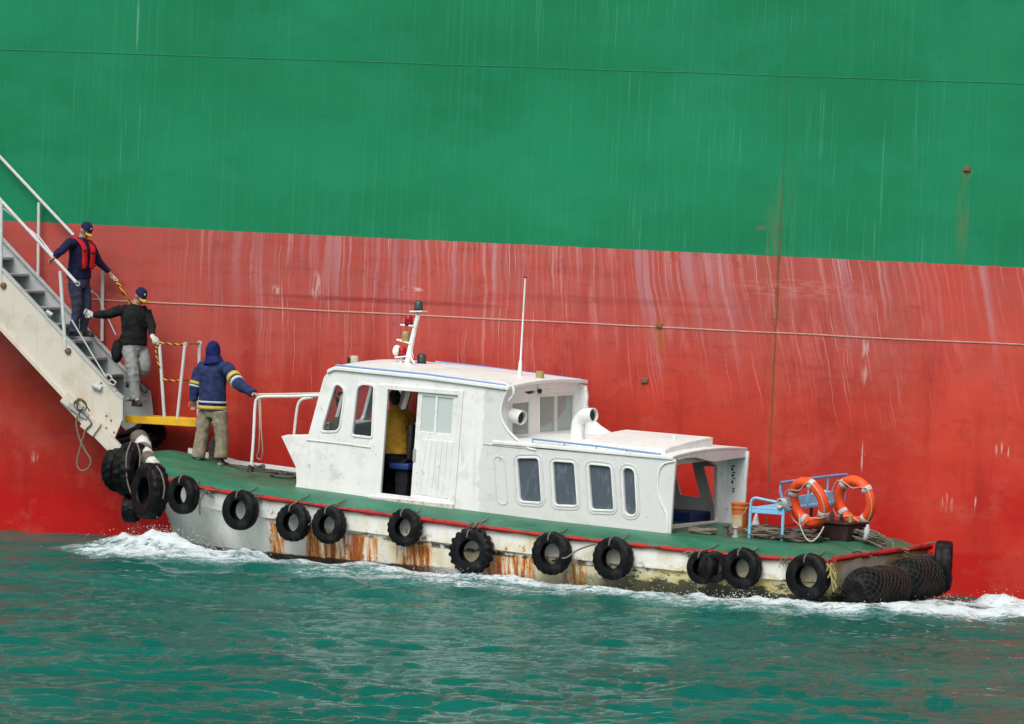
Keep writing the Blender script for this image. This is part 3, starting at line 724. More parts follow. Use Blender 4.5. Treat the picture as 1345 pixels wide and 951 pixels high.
# wheelhouse aft wall with sliding windows
XW = -5.35
def PX(pts, X): return [(lambda q: (q.y, q.z))(bx_(x, y, X)) for x, y in pts]
def place(X): return lambda a, b, c: (X + b, a, c)
wa = PX([(669, 530), (692, 527), (692, 570), (669, 571)], XW); wb = PX([(704, 521), (750, 518), (750, 565), (704, 568)], XW)
slot = PX([(684, 514), (699, 512), (699, 516.5), (690, 518)], XW)
zt = z1(XW, yc) - .05
aw = plate([(YN + .05, 1.75), (YF - .05, 1.85), (YF - .05, z1(XW, YF - .05) - .05), (yc, zt), (YN + .05, z1(XW, YN + .05) - .05)], [wa, wb, slot], 0, .05, .005, place(XW)).build('aft_bulkhead', M_WHITE2, boat, BM, angle=30)
plate(wa, [], .02, .026, 0, place(XW)).build('aft_window_pane', M_GLASSA, boat, BM, smooth=False)
wbp = plate(wb, [], .02, .026, 0, place(XW)).build('aft_window_pane', M_GLASSA, boat, BM, smooth=False)
plate(PX([(725, 520), (729, 520), (729, 567), (725, 567)], XW), [], 0, .04, 0, place(XW)).build('sliding_sash', M_GREYW, wbp, BM, smooth=False)
plate(grow(wb, .02), [wb], .045, .062, .003, place(XW)).build('frame', M_WHITE2, wbp, BM)
q = bx_(703, 513.5, XW); MB().lathe((XW + .04, q.y, q.z), (1, 0, 0), [(0, .03), (.05, .034), (.055, .02)], 14).build('deck_light', M_BLACK, boat, BM)
# aft wall of the cabin with its open doorway
XA = -2.93
zl = z2(XA, YN) - .02
op = PX([(880, 603), (926, 603), (938, 611), (938, 684), (880, 690)], XA)
op[0] = (YN + .09, op[0][1]); op[4] = (YN + .09, op[4][1])
za = deck_z(XA, 1) - .05
top = [(y_, z2(XA, y_) - .05) for y_ in np.linspace(YF - .05, YN + .05, 9)]
plate([(YN + .05, za), (YF - .05, za + .06)] + top, [op], 0, .055, .006, place(XA)).build('aft_wall', M_WHITE2, boat, BM, angle=30)
plate(PX([(884, 697), (957, 688), (957, 696), (884, 705)], XA + .06), [], .0, .09, .006, place(XA + .0)).build('doorway_sill', worn('sill_paint', (.52, .52, .49), (.2, .18, .14), .7, 9, .6, .3), boat, BM, angle=30)
# header beam across the doorway
MB().bar((XA + .12, YN + .05, z2(XA, YN + .1) - .11), (XA + .12, YF - .1, z2(XA, YF - .1) - .09), .14, .12).build('header_beam', M_WHITE2, boat, BM, bevel=.015)
# small dark stencilled marks on the far wing
wing = MB(); YW = YF - .052
for i, (x, y, w_, h_) in enumerate([(961, 611, 4, 2), (961, 614, 2, 4), (962, 620, 4, 1.6), (961, 623, 3, 3), (962, 628, 4, 1.4), (961, 631, 2, 4), (962, 641, 3, 2), (962, 644, 2, 3)]):
    a = bl(x, y, YW); b = bl(x + w_, y + h_, YW); MB().box((a.x, YW - .003, b.z), (b.x, YW, a.z)).build('painted_mark', M_CAP, boat, BM, smooth=False)
# floors, lining, bench, console
MB().box((-8.3, YN + .06, .93), (-5.4, YF - .06, .97)).build('wheelhouse_floor', M_DARK, boat, BM, smooth=False)
MB().box((-5.3, YN + .06, .70), (-2.95, YF - .06, .74)).build('cabin_floor', M_DARK, boat, BM, smooth=False)
MB().box((-5.45, YN + .06, .95), (-5.40, YF - .06, 1.85)).build('inner_bulkhead', M_INT, boat, BM, smooth=False)
MB().box((-5.3, 2.0, .76), (-3.1, YF - .07, .99)).build('cabin_bench', M_BLUEC, boat, BM, bevel=.02)
q = bl(475, 553, 1.6)
MB().hexa([(-8.0, .62, .95), (-7.6, .62, .95), (-7.6, 2.5, .95), (-8.0, 2.5, .95), (-7.95, .62, 1.62), (-7.45, .62, 1.72), (-7.45, 2.5, 1.78), (-7.95, 2.5, 1.70)]).build('control_console', M_DARK, boat, BM, bevel=.02)
MB().tube([(-7.42, 1.5 + .2 * math.cos(a), 1.62 + .2 * math.sin(a)) for a in np.linspace(0, 2 * math.pi, 25)[:-1]], .014, 8, True).build('steering_wheel', M_BLACK, boat, BM)
q = bl(441, 555, .75)                                                # cloth heap and little fan on the sill behind the first window
MB().ell((q.x, .75, q.z - .05), (Vector((.10, 0, 0)), Vector((0, .1, 0)), Vector((0, 0, .13)))).build('sill_cloth', cloth('tan_cloth', (.40, .24, .14), (.5, .34, .22)), boat, BM)
q = bl(441, 519, .6); fan = MB()
for k in range(4):
    a = k * math.pi / 2 + .4; c_ = Vector((q.x + .07 * math.cos(a), .6, q.z + .07 * math.sin(a)))
    fan.ell(c_, (Vector((.05 * math.cos(a), 0, .05 * math.sin(a))), Vector((0, .012, 0)), Vector((-.03 * math.sin(a), 0, .03 * math.cos(a)))), 8, 6)
fan.tube([(q.x, .6, q.z), (q.x + .02, .62, q.z - .16)], .01); fan.build('cabin_fan', M_CAP, boat, BM)
# roof grab rails
def grab(pts, Y, n, h=.05, r=.013, mat=M_RAILB, name='roof_grab_rail'):
    P_ = [bl(x, y, Y) for x, y in pts]; m_ = MB(); m_.tube(P_, r, 8)
    a, b = P_[0], P_[-1]
    for i in range(n):
        t = (i + .02) / (n - 1) * .97; t_ = t * (len(P_) - 1); j = min(int(t_), len(P_) - 2); p = P_[j].lerp(P_[j + 1], t_ - j)
        m_.tube([p, p - Vector((0, 0, h))], r * .8, 6)
    return m_.build(name, mat, boat, BM)
grab([(441, 479.5), (560, 491.5), (664, 506)], YN + .02, 6)
grab([(572, 475.5), (640, 483), (763, 499)], YF - .05, 5, .05, .018)
grab([(699, 576.5), (785, 586), (868, 596.5)], YN + .02, 5)
grab([(797, 572.5), (808, 574)], YF - .1, 2); grab([(957, 592.5), (965, 593.5)], YF - .1, 2, .03)
# mast with its lamps
def LZ(x, y, Y): return bl(x, y, Y)
b0 = LZ(534, 478, 1.5); t0 = LZ(549, 413, 1.5)
mast = MB(); mast.tube([b0 + Vector((0, 0, -.06)), b0.lerp(t0, .5), t0], [.046, .037, .030], 12)
mast.tube([LZ(526, 478, 1.5) + Vector((0, 0, -.05)), LZ(528, 466, 1.5), LZ(529, 459, 1.5)], .025, 8)
mast.bar(LZ(521, 469.5, 1.5), LZ(536, 468, 1.5), .12, .02); mast.bar(LZ(528, 426.5, 1.5), LZ(545, 428, 1.5), .1, .02)
mast.bar(LZ(523, 446, 1.5), LZ(541, 451, 1.5), .1, .02); mast.bar(LZ(541, 409, 1.5), LZ(558, 409, 1.5), .14, .02)
mast.tube([LZ(545, 478, 1.3), LZ(540, 470, 1.45), LZ(537, 455, 1.5)], .012, 6)
mast.bar(LZ(512, 479, 1.5), LZ(562, 483.5, 1.5), .6, .05)
mo = mast.build('mast', M_WHITE2, boat, BM, angle=35)
def lamp(x, y, r, h, lens, name='mast_lamp', par=mo, Y=1.5, tilt=(0, 0, 1), base=M_BLACK):
    p = LZ(x, y, Y); l = MB().lathe(p, tilt, [(0, r * .8), (.01, r), (h * .8, r), (h * .93, r * .75), (h, r * .2)], 16).build(name, lens, par, BM, angle=50)
    MB().lathe(p, tilt, [(-.03, r * 1.05), (.012, r * 1.1), (.014, r * .9)], 16).build('lamp_base', base, l if par is boat else par, BM)
    if par is not boat:
        for k in range(4):
            pass
    return l
lamp(536.5, 425.5, .055, .13, M_REDL); lamp(532.5, 445.5, .055, .12, M_AMBL, base=M_BRASS); lamp(528, 467.5, .055, .13, M_REDL); lamp(549.5, 407.5, .062, .14, M_GRNL)
sp = LZ(524, 461, 1.55); MB().lathe(sp, (-.5, .1, .05), [(-.04, .04), (0, .075), (.05, .08), (.052, .06)], 16).build('horn_cup', M_WHITE2, mo, BM)
p = LZ(548, 410, 1.5); MB().tube(catmull([p, LZ(551, 416, 1.48), LZ(546, 430, 1.46), LZ(545, 440, 1.46), LZ(541, 456, 1.46), LZ(543, 470, 1.4)], 4), .006, 6).build('lamp_cable', M_GREYW, mo, BM)
lamp(553.5, 477, .065, .14, M_GRNL, 'roof_lamp', boat, 1.7)
# beige navigation light box, front
q = LZ(465, 480, 1.2); nb = MB().lathe(q, (0, 0, 1), [(0, .05), (.02, .06), (.12, .06), (.14, .045)], 14).build('navigation_light', worn('beige_lamp', (.46, .42, .33), (.3, .26, .2), .4), boat, BM)
MB().box((q.x - .075, q.y - .07, q.z + .03), (q.x - .04, q.y - .03, q.z + .11)).build('lamp_opening', M_BLACK, nb, BM, bevel=.004)
# whip aerial
a0 = LZ(682.5, 496, 1.6); a1 = LZ(690, 365, 1.6); am = a0.lerp(a1, .16)
an = MB(); an.tube([a0 + Vector((0, 0, -.1)), a0.lerp(a1, .08), am, am.lerp(a1, .02), a1], [.035, .03, .024, .014, .012], 10); ao = an.build('whip_aerial', M_WHITE2, boat, BM)
MB().tube([a1, a1.lerp(a0, -.012)], .02, 8).build('aerial_tip', M_BLACK, ao, BM)
MB().lathe(a0 + Vector((0, 0, -.1)), (0, 0, 1), [(0, .06), (.04, .05), (.06, .03)], 12).build('aerial_base', M_BRASS, ao, BM)
q = LZ(709, 499, 1.6); vb = MB().lathe(q, (0, 0, 1), [(-.05, .06), (.0, .06), (.11, .058), (.125, .05)], 16).build('brass_vent', M_BRASS, boat, BM)
MB().box((q.x - .16, 1.35, q.z - .10), (q.x + .14, 1.85, q.z - .03)).build('vent_plinth', M_WHITE2, vb, BM, bevel=.01)
# bent strap and cable clutter on the roof edge
MB().tube(catmull([LZ(645, 500, .9), LZ(664, 502, .7), LZ(672, 506, .5), LZ(675, 514, .42), LZ(673, 521, .41), LZ(668, 527, .40)], 5), .020, 8).build('cable_conduit', M_GREYW, boat, BM)
MB().tube(catmull([LZ(560, 483, 1.3), LZ(600, 489, 1.2), LZ(640, 494, 1.1), LZ(672, 499, 1.2), LZ(690, 500, 1.5)], 5), .012, 6).build('roof_cable', M_ROPED, boat, BM)
# cowl vents
def cowl(x, y, Y, r, name, xo, yo, stem):
    c_ = LZ(x, y, Y); m_ = MB()
    e_ = LZ(xo, yo, Y - .05); d = (e_ - c_)
    pts = catmull([c_ + Vector((0, 0, -stem)), c_ + Vector((0, 0, -.10)), c_ + Vector((.02, 0, -.02)) + d * .12, c_ + d * .45 + Vector((0, 0, .01)), e_], 5)
    m_.tube(pts, r, 20, cap=False)
    v = m_.build(name, M_WHITE2, boat, BM, angle=60, solid=.012)
    MB().lathe(e_ - d.normalized() * .05, d.normalized(), [(0, r - .012), (.004, r - .014)], 20).build('dark_throat', M_BLACK, v, BM)
    return v
cowl(760, 548, 1.05, .092, 'cowl_vent', 780, 545, .36)
cowl(664, 545, .72, .095, 'cowl_vent', 686, 549, .30)

# bow handrail frame
def tb(pts, r, name, mat, par=boat, k=5): return MB().tube(catmull(pts, k), r, 10).build(name, mat, par, BM)
Yr = .78
hr = tb([bl(x, y, Yr) for x, y in [(330, 616), (333, 575), (335, 535), (338, 524), (348, 521), (385, 520.5), (425, 519)]], .022, 'bow_handrail', M_WHITE2)
tb([bl(x, y, Yr + .35) for x, y in [(386, 573), (389, 545), (392, 530), (398, 524), (410, 522)]], .02, 'handrail_post', M_WHITE2, hr)
MB().tube([bl(340, 518.5, Yr + .1), bl(425, 517, Yr + .1)], .02, 8).build('upper_tube', M_ROPEW, hr, BM)
q = bl(329, 617, Yr); MB().lathe(q + Vector((0, 0, -.03)), (0, 0, 1), [(0, .06), (.02, .05), (.10, .03)], 12).build('post_foot', M_DKRED, hr, BM)
# mooring bollard, samson posts
def bol(x, y, Y, h=.2, r=.05, name='mooring_bollard', mat=M_STEEL):
    q = bl(x, y, Y); q.z = deck_z(q.x, Y)
    return MB().lathe(q, (0, 0, 1), [(-.02, r * 1.7), (.02, r * 1.7), (.025, r), (h * .8, r), (h * .85, r * 1.5), (h, r * 1.4)], 16).build(name, mat, boat, BM)
bol(953, 708, .75, .16, .035, mat=M_ROPED); bol(966, 712, .75, .15, .035)
bol(282, 606, 2.0, .42, .05, 'mooring_bollard', M_ROPED)
q = bl(282, 606, 2.0); q.z = deck_z(q.x, 2.0); coil = MB()
for k in range(9): coil.tube([(q.x + .085 * math.cos(a), 2.0 + .085 * math.sin(a), q.z + .06 + .034 * k + .003 * math.sin(3 * a + k)) for a in np.linspace(0, 2 * math.pi, 19)[:-1]], .018, 6, True)
tag(coil.build('rope_turns', M_ROPED, None, BM), 'dark rope wound round the bollard behind the legs of the hooded man', 'rope')

# ================================================================== TYRES
def tyre_mb(R, w_, tread, seg=72):
    m_ = MB(); hw = w_ / 2; ri = R * .49
    prof = [(-hw * .75, ri), (-hw * .95, ri * 1.06), (-hw * 1.02, ri + (R - ri) * .45), (-hw, ri + (R - ri) * .80), (-hw * .86, R * .965), (-hw * .6, R * .99), (-hw * .12, R), (-hw * .05, R * .985), (hw * .05, R * .985), (hw * .12, R),
            (hw * .6, R * .99), (hw * .86, R * .965), (hw, ri + (R - ri) * .80), (hw * 1.02, ri + (R - ri) * .45), (hw * .95, ri * 1.06), (hw * .75, ri), (hw * .70, ri * 1.08), (hw * .82, R * .86), (hw * .4, R * .93), (-hw * .4, R * .93), (-hw * .82, R * .86), (-hw * .70, ri * 1.08)]
    n = len(prof); rings = []
    for k in range(seg):
        a = 2 * math.pi * k / seg; pr = []
        for i, (t, r) in enumerate(prof):
            rr_ = r; tt = t
            if tread and i in (3, 4, 5, 6, 9, 10, 11, 12):
                ph = (k + (2 if i >= 9 else 0)) % 4
                rr_ = r + (R * tread if ph < 2 else -R * tread * .5)
            pr.append((tt, rr_ * math.cos(a), rr_ * math.sin(a)))
        rings.append(pr)
    return m_.loft(rings, cap=False, closed=True)
def tyre(center, normal, R, w_, tread, label, ties=(), squash=1.0, roll=0.0, group=None):
    n = Vector(normal).normalized(); z = (UP - n * UP.dot(n))
    z = z.normalized() if z.length > .2 else Vector((0, 1, 0)); y = z.cross(n)
    M = Matrix((n, y, z)).transposed().to_4x4() @ Matrix.Rotation(roll, 4, 'X') ; M.translation = center
    L = Matrix.Translation(center) @ (M.to_3x3().to_4x4()) @ Matrix.Diagonal((1, squash, 1, 1)).to_4x4()
    M2 = Matrix.Translation(center) @ M.to_3x3().to_4x4()
    squash = .95 + .05 * abs(math.sin(center.x * 9)); roll = center.x * 2.3
    r_ = root('tyre_fender', M2, label, 'tyre', 'old tyres hung round the pilot boat as fenders')
    tyre_mb(R, w_, tread).build('tyre', M_TYRE, r_, M2 @ Matrix.Diagonal((1, squash, 1, 1)), angle=38)
    for tl in ties: MB().tube(catmull(tl, 5), .011, 6).build('lashing', M_ROPE, r_)
    return r_
BN = -BY                                   # out of the port side
side = [(241, 650, .275, .17, 0, 'tyre hanging next to the bow cluster, where the red rail starts', .06),
        (316, 670, .285, .17, 0, 'smooth tyre on the clean white bow side below the handrail post', .03),
        (385.5, 686.5, .262, .17, .022, 'knobbly tyre, left one of the close pair under the front wheelhouse windows', .05),
        (432.5, 689.5, .262, .17, .022, 'knobbly tyre, right one of the close pair under the front wheelhouse windows', .04),
        (532, 693, .258, .16, .035, 'tyre with lugged tread below the open wheelhouse door above the broken black ledge', .03),
        (619.5, 724, .310, .19, .06, 'biggest deep-lugged tractor-type tyre amidships, reaching down to the water', .07),
        (725, 727, .292, .16, .02, 'tyre below the cabin windows with a rope slung to the next tyre', .03),
        (805.5, 733.5, .290, .17, .02, 'tyre under the narrow slot window at the aft end of the cabin', .03),
        (922.5, 745.5, .222, .15, 0, 'smallest tyre in front of another one, left of the mooring bollard', .02),
        (975, 746.5, .275, .19, .015, 'tyre below the orange bucket, dripping into the wash', .0),
        (1062, 757, .305, .20, 0, 'fat smooth tyre on the near stern corner beside the netted fenders', .0)]
for i, (x, y, R, w_, tr, lab, tilt) in enumerate(side):
    c = bw(x, y, -.14); q = BMI @ c
    topg = Vector((q.x + .02, -.06, zg(q.x) + .06)); h = zg(q.x)
    ties = []
    T0 = BM @ Vector((q.x, -.10, q.z + R * .80)); ring = [BM @ Vector((q.x - .02, -.14 - w_ / 2 - .02, q.z + R * .62)), BM @ Vector((q.x - .01, -.15 - w_ / 2, q.z + R * .9)), BM @ Vector((q.x, -.14, q.z + R * 1.03)), BM @ Vector((q.x + .02, -.03, h + .05)), BM @ Vector((q.x + .05, .10, deck_z(q.x, .10) + .02)), BM @ Vector((q.x + .09, .13, deck_z(q.x, .13) + .05))]
    ties.append(ring)
    nrm = BN + BX * ([-.28, -.10, -.05, 0, 0, .10, .05, .0, -.15, .0, .05][i]) + UP * tilt
    if i == 0: nrm = BN * .95 - BX * .22
    tyre(c, nrm, R, w_, tr, lab, ties)
tyre(bw(938, 745, -.12), BN + BX * .5, .215, .15, 0, 'small tyre half hidden behind the smallest one, to its right')
# cluster round the bow
bc = lambda x, y, Y: bw(x, y, Y)
BWD = -BX
tyre(bc(197, 645, .30), (BN * .86 - BX * .52 + UP * .05), .395, .26, .035, 'big deep-treaded tyre showing its dark hole, rightmost of the bow cluster', [[bc(205, 612, .25), bc(212, 622, .1), bc(216, 640, .05), bc(214, 655, .05)]])
tyre(bc(174, 617, .75), (BN * .10 - BX * 1.0 ), .385, .28, .035, 'upright tyre seen on its treaded edge in the middle of the bow cluster', [[bc(172, 580, .55), bc(166, 600, .4), bc(167, 630, .4), bc(172, 648, .4)], [bc(180, 582, .55), bc(184, 600, .45), bc(180, 640, .45)]])
tyre(bc(158, 616, 1.15), (BN * -.15 - BX * .9), .335, .20, .03, 'tyre seen edge-on at the very tip of the bow, leftmost of the bow cluster', [[bc(157, 590, 1.0), bc(152, 610, .95), bc(156, 636, .95)]])
tyre(bc(173, 668, .75), (BN * .25 - BX * .9), .20, .20, .03, 'lowest tyre of the bow cluster, just above the bow wave')
cT = bw(194, 571, 1.95); tyre(cT, Vector((-.25, -.55, .75)), .27, .18, .035, 'tyre lying tilted on top of the bow below the yellow gangway platform')
cT = bw(166, 573, 1.9); tyre(cT + Vector((0, 0, -.05)), Vector((-.3, -.25, 1)), .25, .15, .03, 'small tyre lying nearly flat at the bow tip under the foot of the gangway')
cS = BM @ Vector((.10, 3.12, 0)); cS = bw(1239, 743, 2.55); tyre(cS, CR + CF * -.12, .345, .23, 0, 'smooth tyre standing edge-on at the far stern corner against the red ship side', [[bw(1240, 712, 2.5), bw(1246, 724, 2.45), bw(1247, 748, 2.45)], [bw(1205, 718, 2.7), bw(1222, 713, 2.6), bw(1234, 713, 2.55)], [bw(1208, 722, 2.7), bw(1213, 730, 2.5), bw(1212, 742, 2.4)]])

# canvas pads lashed round the bow edge
pads = [((213, 628), (208, 618), .3), ((205, 614), (196, 604), .5), ((196, 600), (189, 592), .8), ((192, 590), (184, 578), 1.15)]
for i, (a, b, Y) in enumerate(pads):
    pa, pb = bw(*a, Y), bw(*b, Y + (.12 if i < 4 else .25)); R = [.075, .095, .095, .115, .085][i]
    pm = root('canvas_pad', at((pa + pb) / 2), ['small white canvas pad at the near end of the bow edge, beside the red rail', 'white canvas pad bound over the big forward-facing bow tyre', 'white canvas pad between two rope bindings above the middle of the bow cluster',
              'greyish bulging canvas pad at the bow tip, wrapped in frayed rope'][i], 'pad', 'white canvas pads lashed along the bow edge')
    N_ = 9; pts = [pa.lerp(pb, (k - .5) / (N_ - 2)) for k in range(N_)]
    mbp = MB(); mbp.tube(pts, [R * .35] + [R * (.92 + .12 * math.sin(k * 2.1 + i)) for k in range(N_ - 2)] + [R * .35], 14)
    me = remesh(mbp, .02, 2, .014, 9, i); me.transform(at((pa + pb) / 2).inverted()); link('pad', me, M_CANV, pm)
    d = (pb - pa).normalized(); u = d.orthogonal().normalized(); v = d.cross(u); rp = MB()
    for k in range(7):
        o = pb - d * ((.05 if i < 4 else .26) - .022 * k); rp.tube([o + (u * math.cos(t) + v * math.sin(t)) * (R * 1.05 + .004 * math.sin(3 * t)) for t in np.linspace(0, 2 * math.pi, 17)[:-1]], .010, 5, True)
    rp.build('binding', M_ROPE, pm)
# lashings tied round the red rail
def fray(p, n, L, name, label, mat=M_ROPE, r=.008, seed=1, M=None):
    rnd = random.Random(seed); m_ = MB(); p = Vector(p)
    for k in range(n):
        d = Vector((rnd.uniform(-1, 1), rnd.uniform(-.35, .35), rnd.uniform(-.45, .5))) * L
        e = Vector((rnd.uniform(-1, 1), rnd.uniform(-.3, .3), rnd.uniform(-.8, .3))) * L
        m_.tube(catmull([p + d * .2, p + d * .7 + Vector((0, 0, .02)), p + d + e * .4, p + d * .6 + e], 4), r * rnd.uniform(.7, 1.2), 5)
    o = m_.build(name, mat, None); tag(o, label, 'rope', 'rope lashings tied round the red rail'); return o
knots = [(275, 646, 'the second tyre from the bow'), (338, 654, 'the smooth white-holed bow tyre'), (441, 667, 'the pair of knobbly tyres'), (625, 690, 'the big lugged tyre amidships'), (716, 704, 'the tyre with the slung rope'), (812, 714, 'the tyre under the slot window'), (910, 727, 'the smallest tyre'),
         (950, 731, 'the tyre below the orange bucket'), (1035, 737, 'the fat stern corner tyre'), (1088, 744, 'the near stern corner')]
for i, (x, y, t) in enumerate(knots):
    fray(bw(x, y, -.05), 15, .09 if i not in (9,) else .15, 'rope_lashing', 'frayed knot of old rope on the red rail by ' + t, seed=i + 3)
for i, (x, y, Y, t) in enumerate([(1135, 729, .9, 'over the first netted fender'), (1180, 726, 1.9, 'where the two netted fenders meet'), (1212, 722, 2.7, 'beside the far stern corner tyre')]):
    fray(bw(x, y, Y), 20, .13, 'rope_lashing', 'frayed rope knot on the stern rail ' + t, seed=i + 40)
def rope(pts, r, mat, label, name='rope', cat='rope', k=6):
    return tag(MB().tube(catmull(pts, k), r, 7).build(name, mat, None), label, cat)
rope([bw(738, 733, -.3), bw(745, 732, -.28), bw(760, 722, -.15), bw(783, 714, -.06)], .012, M_ROPE, 'rope slung between the two tyres under the cabin windows')
rope([bw(405, 690, -.28), bw(415, 681, -.15), bw(427, 672, -.06)], .010, M_ROPED, 'short dark line between the pair of knobbly tyres')
for i, x in enumerate((216, 221)):
    pass
rope([bw(268, 648, -.05), bw(263, 656, -.12), bw(262, 668, -.12), bw(263, 676, -.1)], .016, M_ROPE, 'rope hanging down beside the second tyre from the bow')

# netted roll fenders across the stern
def net_fender(y0, y1, zc, label, xc=.36, R=.285):
    Mx = BM @ Matrix.Translation(Vector((xc, (y0 + y1) / 2, zc))); r_ = root('netted_fender', Mx, label, 'fender', 'netted black roll fenders across the stern')
    L = (y1 - y0) / 2; n = 22; rings = []
    for i in range(n + 1):
        t = -1 + 2 * i / n; r = R * (1 - abs(t) ** 7 * .55) * (1 + .025 * math.sin(9 * t + y0))
        rings.append([Vector((r * math.cos(a) * (1 + .03 * math.sin(3 * a + t * 4)), L * t, r * math.sin(a))) for a in np.linspace(0, 2 * math.pi, 37)[:-1]])
    MB().loft(rings).build('roll', M_TYRE, r_, Mx)
    nm = MB()
    for sgn in (1, -1):
        for k in range(14):
            pts = []
            for j in range(41):
                t = -1 + 2 * j / 40; a = 2 * math.pi * k / 14 + sgn * t * 2.9 + .05 * mnoise.noise(Vector((k, j * .4, sgn))); r = R * (1 - abs(t) ** 7 * .55) * (1 + .025 * math.sin(9 * t + y0)) * (1 + .03 * math.sin(3 * a + t * 4)) + .004
                pts.append((r * math.cos(a), L * t, r * math.sin(a)))
            nm.tube(pts, .0042, 4)
    nm.build('net', worn('net_twine', (.045, .045, .036), (.015, .015, .015), .5, 20, .9), r_, Mx)
q = bl(1130, 766, 0.8)
net_fender(.02, 1.40, .25, 'netted black roll fender on the near half of the stern'); net_fender(1.37, 2.72, .335, 'netted black roll fender on the far half of the stern')
# fringe of yellowish rope by the stern corner
rnd = random.Random(5); m_ = MB()
for k in range(16):
    p = bw(1088 + rnd.uniform(-4, 7), 742 + rnd.uniform(-3, 6), -.08 - rnd.uniform(0, .1)); e = bw(1090 + rnd.uniform(-6, 10), 752 + rnd.uniform(0, 26), -.1 - rnd.uniform(0, .1))
    m_.tube(catmull([p, p.lerp(e, .5) + Vector((rnd.uniform(-.04, .04), 0, .02)), e], 4), .009, 5)
tag(m_.build('frayed_rope', worn('yellowed_rope', (.40, .33, .12), (.2, .17, .08), .5, 30, .9)), 'yellowed frayed rope ends hanging at the stern corner between tyre and netted fender', 'rope')

# ================================================================== THINGS ON DECK
def dz(X, Y): return deck_z(X, Y) + .006
# bench with a back rail across the stern
def bpt(x, y, Y): return bl(x, y, Y)
YB0, YB1 = .75, 3.0 - .35
xa_, xb_ = bl(986, 665, YB0).x, bl(1029, 670, YB0).x
sz = bl(1029, 672, YB0).z + .01
zl_ = lambda Y: LIST(Y - YB0)
tb_ = root('blue_bench', BM @ Matrix.Translation(Vector((xa_, YB0, dz(xa_, YB0)))), 'light blue tubular bench with a back rail standing across the stern deck', 'bench')
fr_ = MB()
r = .022
def BP(x, Y, z): return Vector((x, Y, z + zl_(Y)))
for x in (xa_, xb_):
    for Y in (YB0, YB1):
        top_ = sz if x == xa_ else sz + .16
        MB().tube([Vector((x + (.0 if x == xa_ else 0), Y, dz(x, Y))), BP(x, Y, sz)], r, 10).build('leg', M_BLUE if Y == YB0 else M_BLACK, tb_, BM)
for Y in (YB0, YB1):
    MB().tube(catmull([BP(xa_, Y, sz - .04), BP(xa_ + .01, Y, sz + .10), BP(xa_ + .07, Y, sz + .145), BP(xa_ + .2, Y, sz + .13), BP(xb_, Y, sz + .10)], 5), r * .9, 10).build('arm_rail', M_BLUE, tb_, BM)
MB().box((xa_, YB0, sz - .06), (xb_, YB0 + .03, sz + .03)).build('seat_edge', M_BLUE, tb_, BM, bevel=.008)
for k in range(5):
    xx = xa_ + (xb_ - xa_) * (k + .1) / 4.9
    MB().hexa([BP(xx, YB0, sz - .01), BP(xx + .085, YB0, sz - .01), BP(xx + .085, YB1, sz - .01), BP(xx, YB1, sz - .01), BP(xx, YB0, sz + .02), BP(xx + .085, YB0, sz + .02), BP(xx + .085, YB1, sz + .02), BP(xx, YB1, sz + .02)]).build('seat_slat', M_BLUE, tb_, BM, bevel=.005)
zt_ = bl(1034, 634, YB0).z
back = [BP(xb_, YB0, sz), BP(xb_ - .02, YB0, sz + .14), BP(xb_ - .06, YB0, zt_ - .10), BP(xb_ - .04, YB0 + .02, zt_ - .02), BP(xb_ - .02, YB0 + .10, zt_), BP(xb_, YB1 - .1, zt_), BP(xb_, YB1, zt_ - .06), BP(xb_, YB1, sz)]
MB().tube(catmull(back, 5), .021, 10).build('back_rail', M_RAILB, tb_, BM)
for z_ in (sz + .12,):
    MB().hexa([BP(xb_ - .02, YB0, z_ - .07), BP(xb_ + .01, YB0, z_ - .07), BP(xb_ + .01, YB1, z_ - .07), BP(xb_ - .02, YB1, z_ - .07), BP(xb_ - .05, YB0, z_ + .05), BP(xb_ - .02, YB0, z_ + .05), BP(xb_ - .02, YB1, z_ + .05), BP(xb_ - .05, YB1, z_ + .05)]).build('back_slat', M_BLUE, tb_, BM, bevel=.006)
for Yk in (1.5, 2.1): MB().tube([BP(xb_, Yk, sz), BP(xb_, Yk, zt_)], .012, 8).build('back_post', M_BLUE, tb_, BM)
q = BP(xb_, YB0 - .02, sz + .10); m_ = MB()
for k in range(5): m_.tube([q + Vector((.05 * math.cos(t) + .01 * k - .04, -.02 + .01 * k, .06 * math.sin(t))) for t in np.linspace(0, 6.28, 13)[:-1]], .009, 5, True)
tag(m_.build('rope_knot', M_ROPEW, None, BM), 'pale rope knotted on the near end of the blue bench', 'rope')
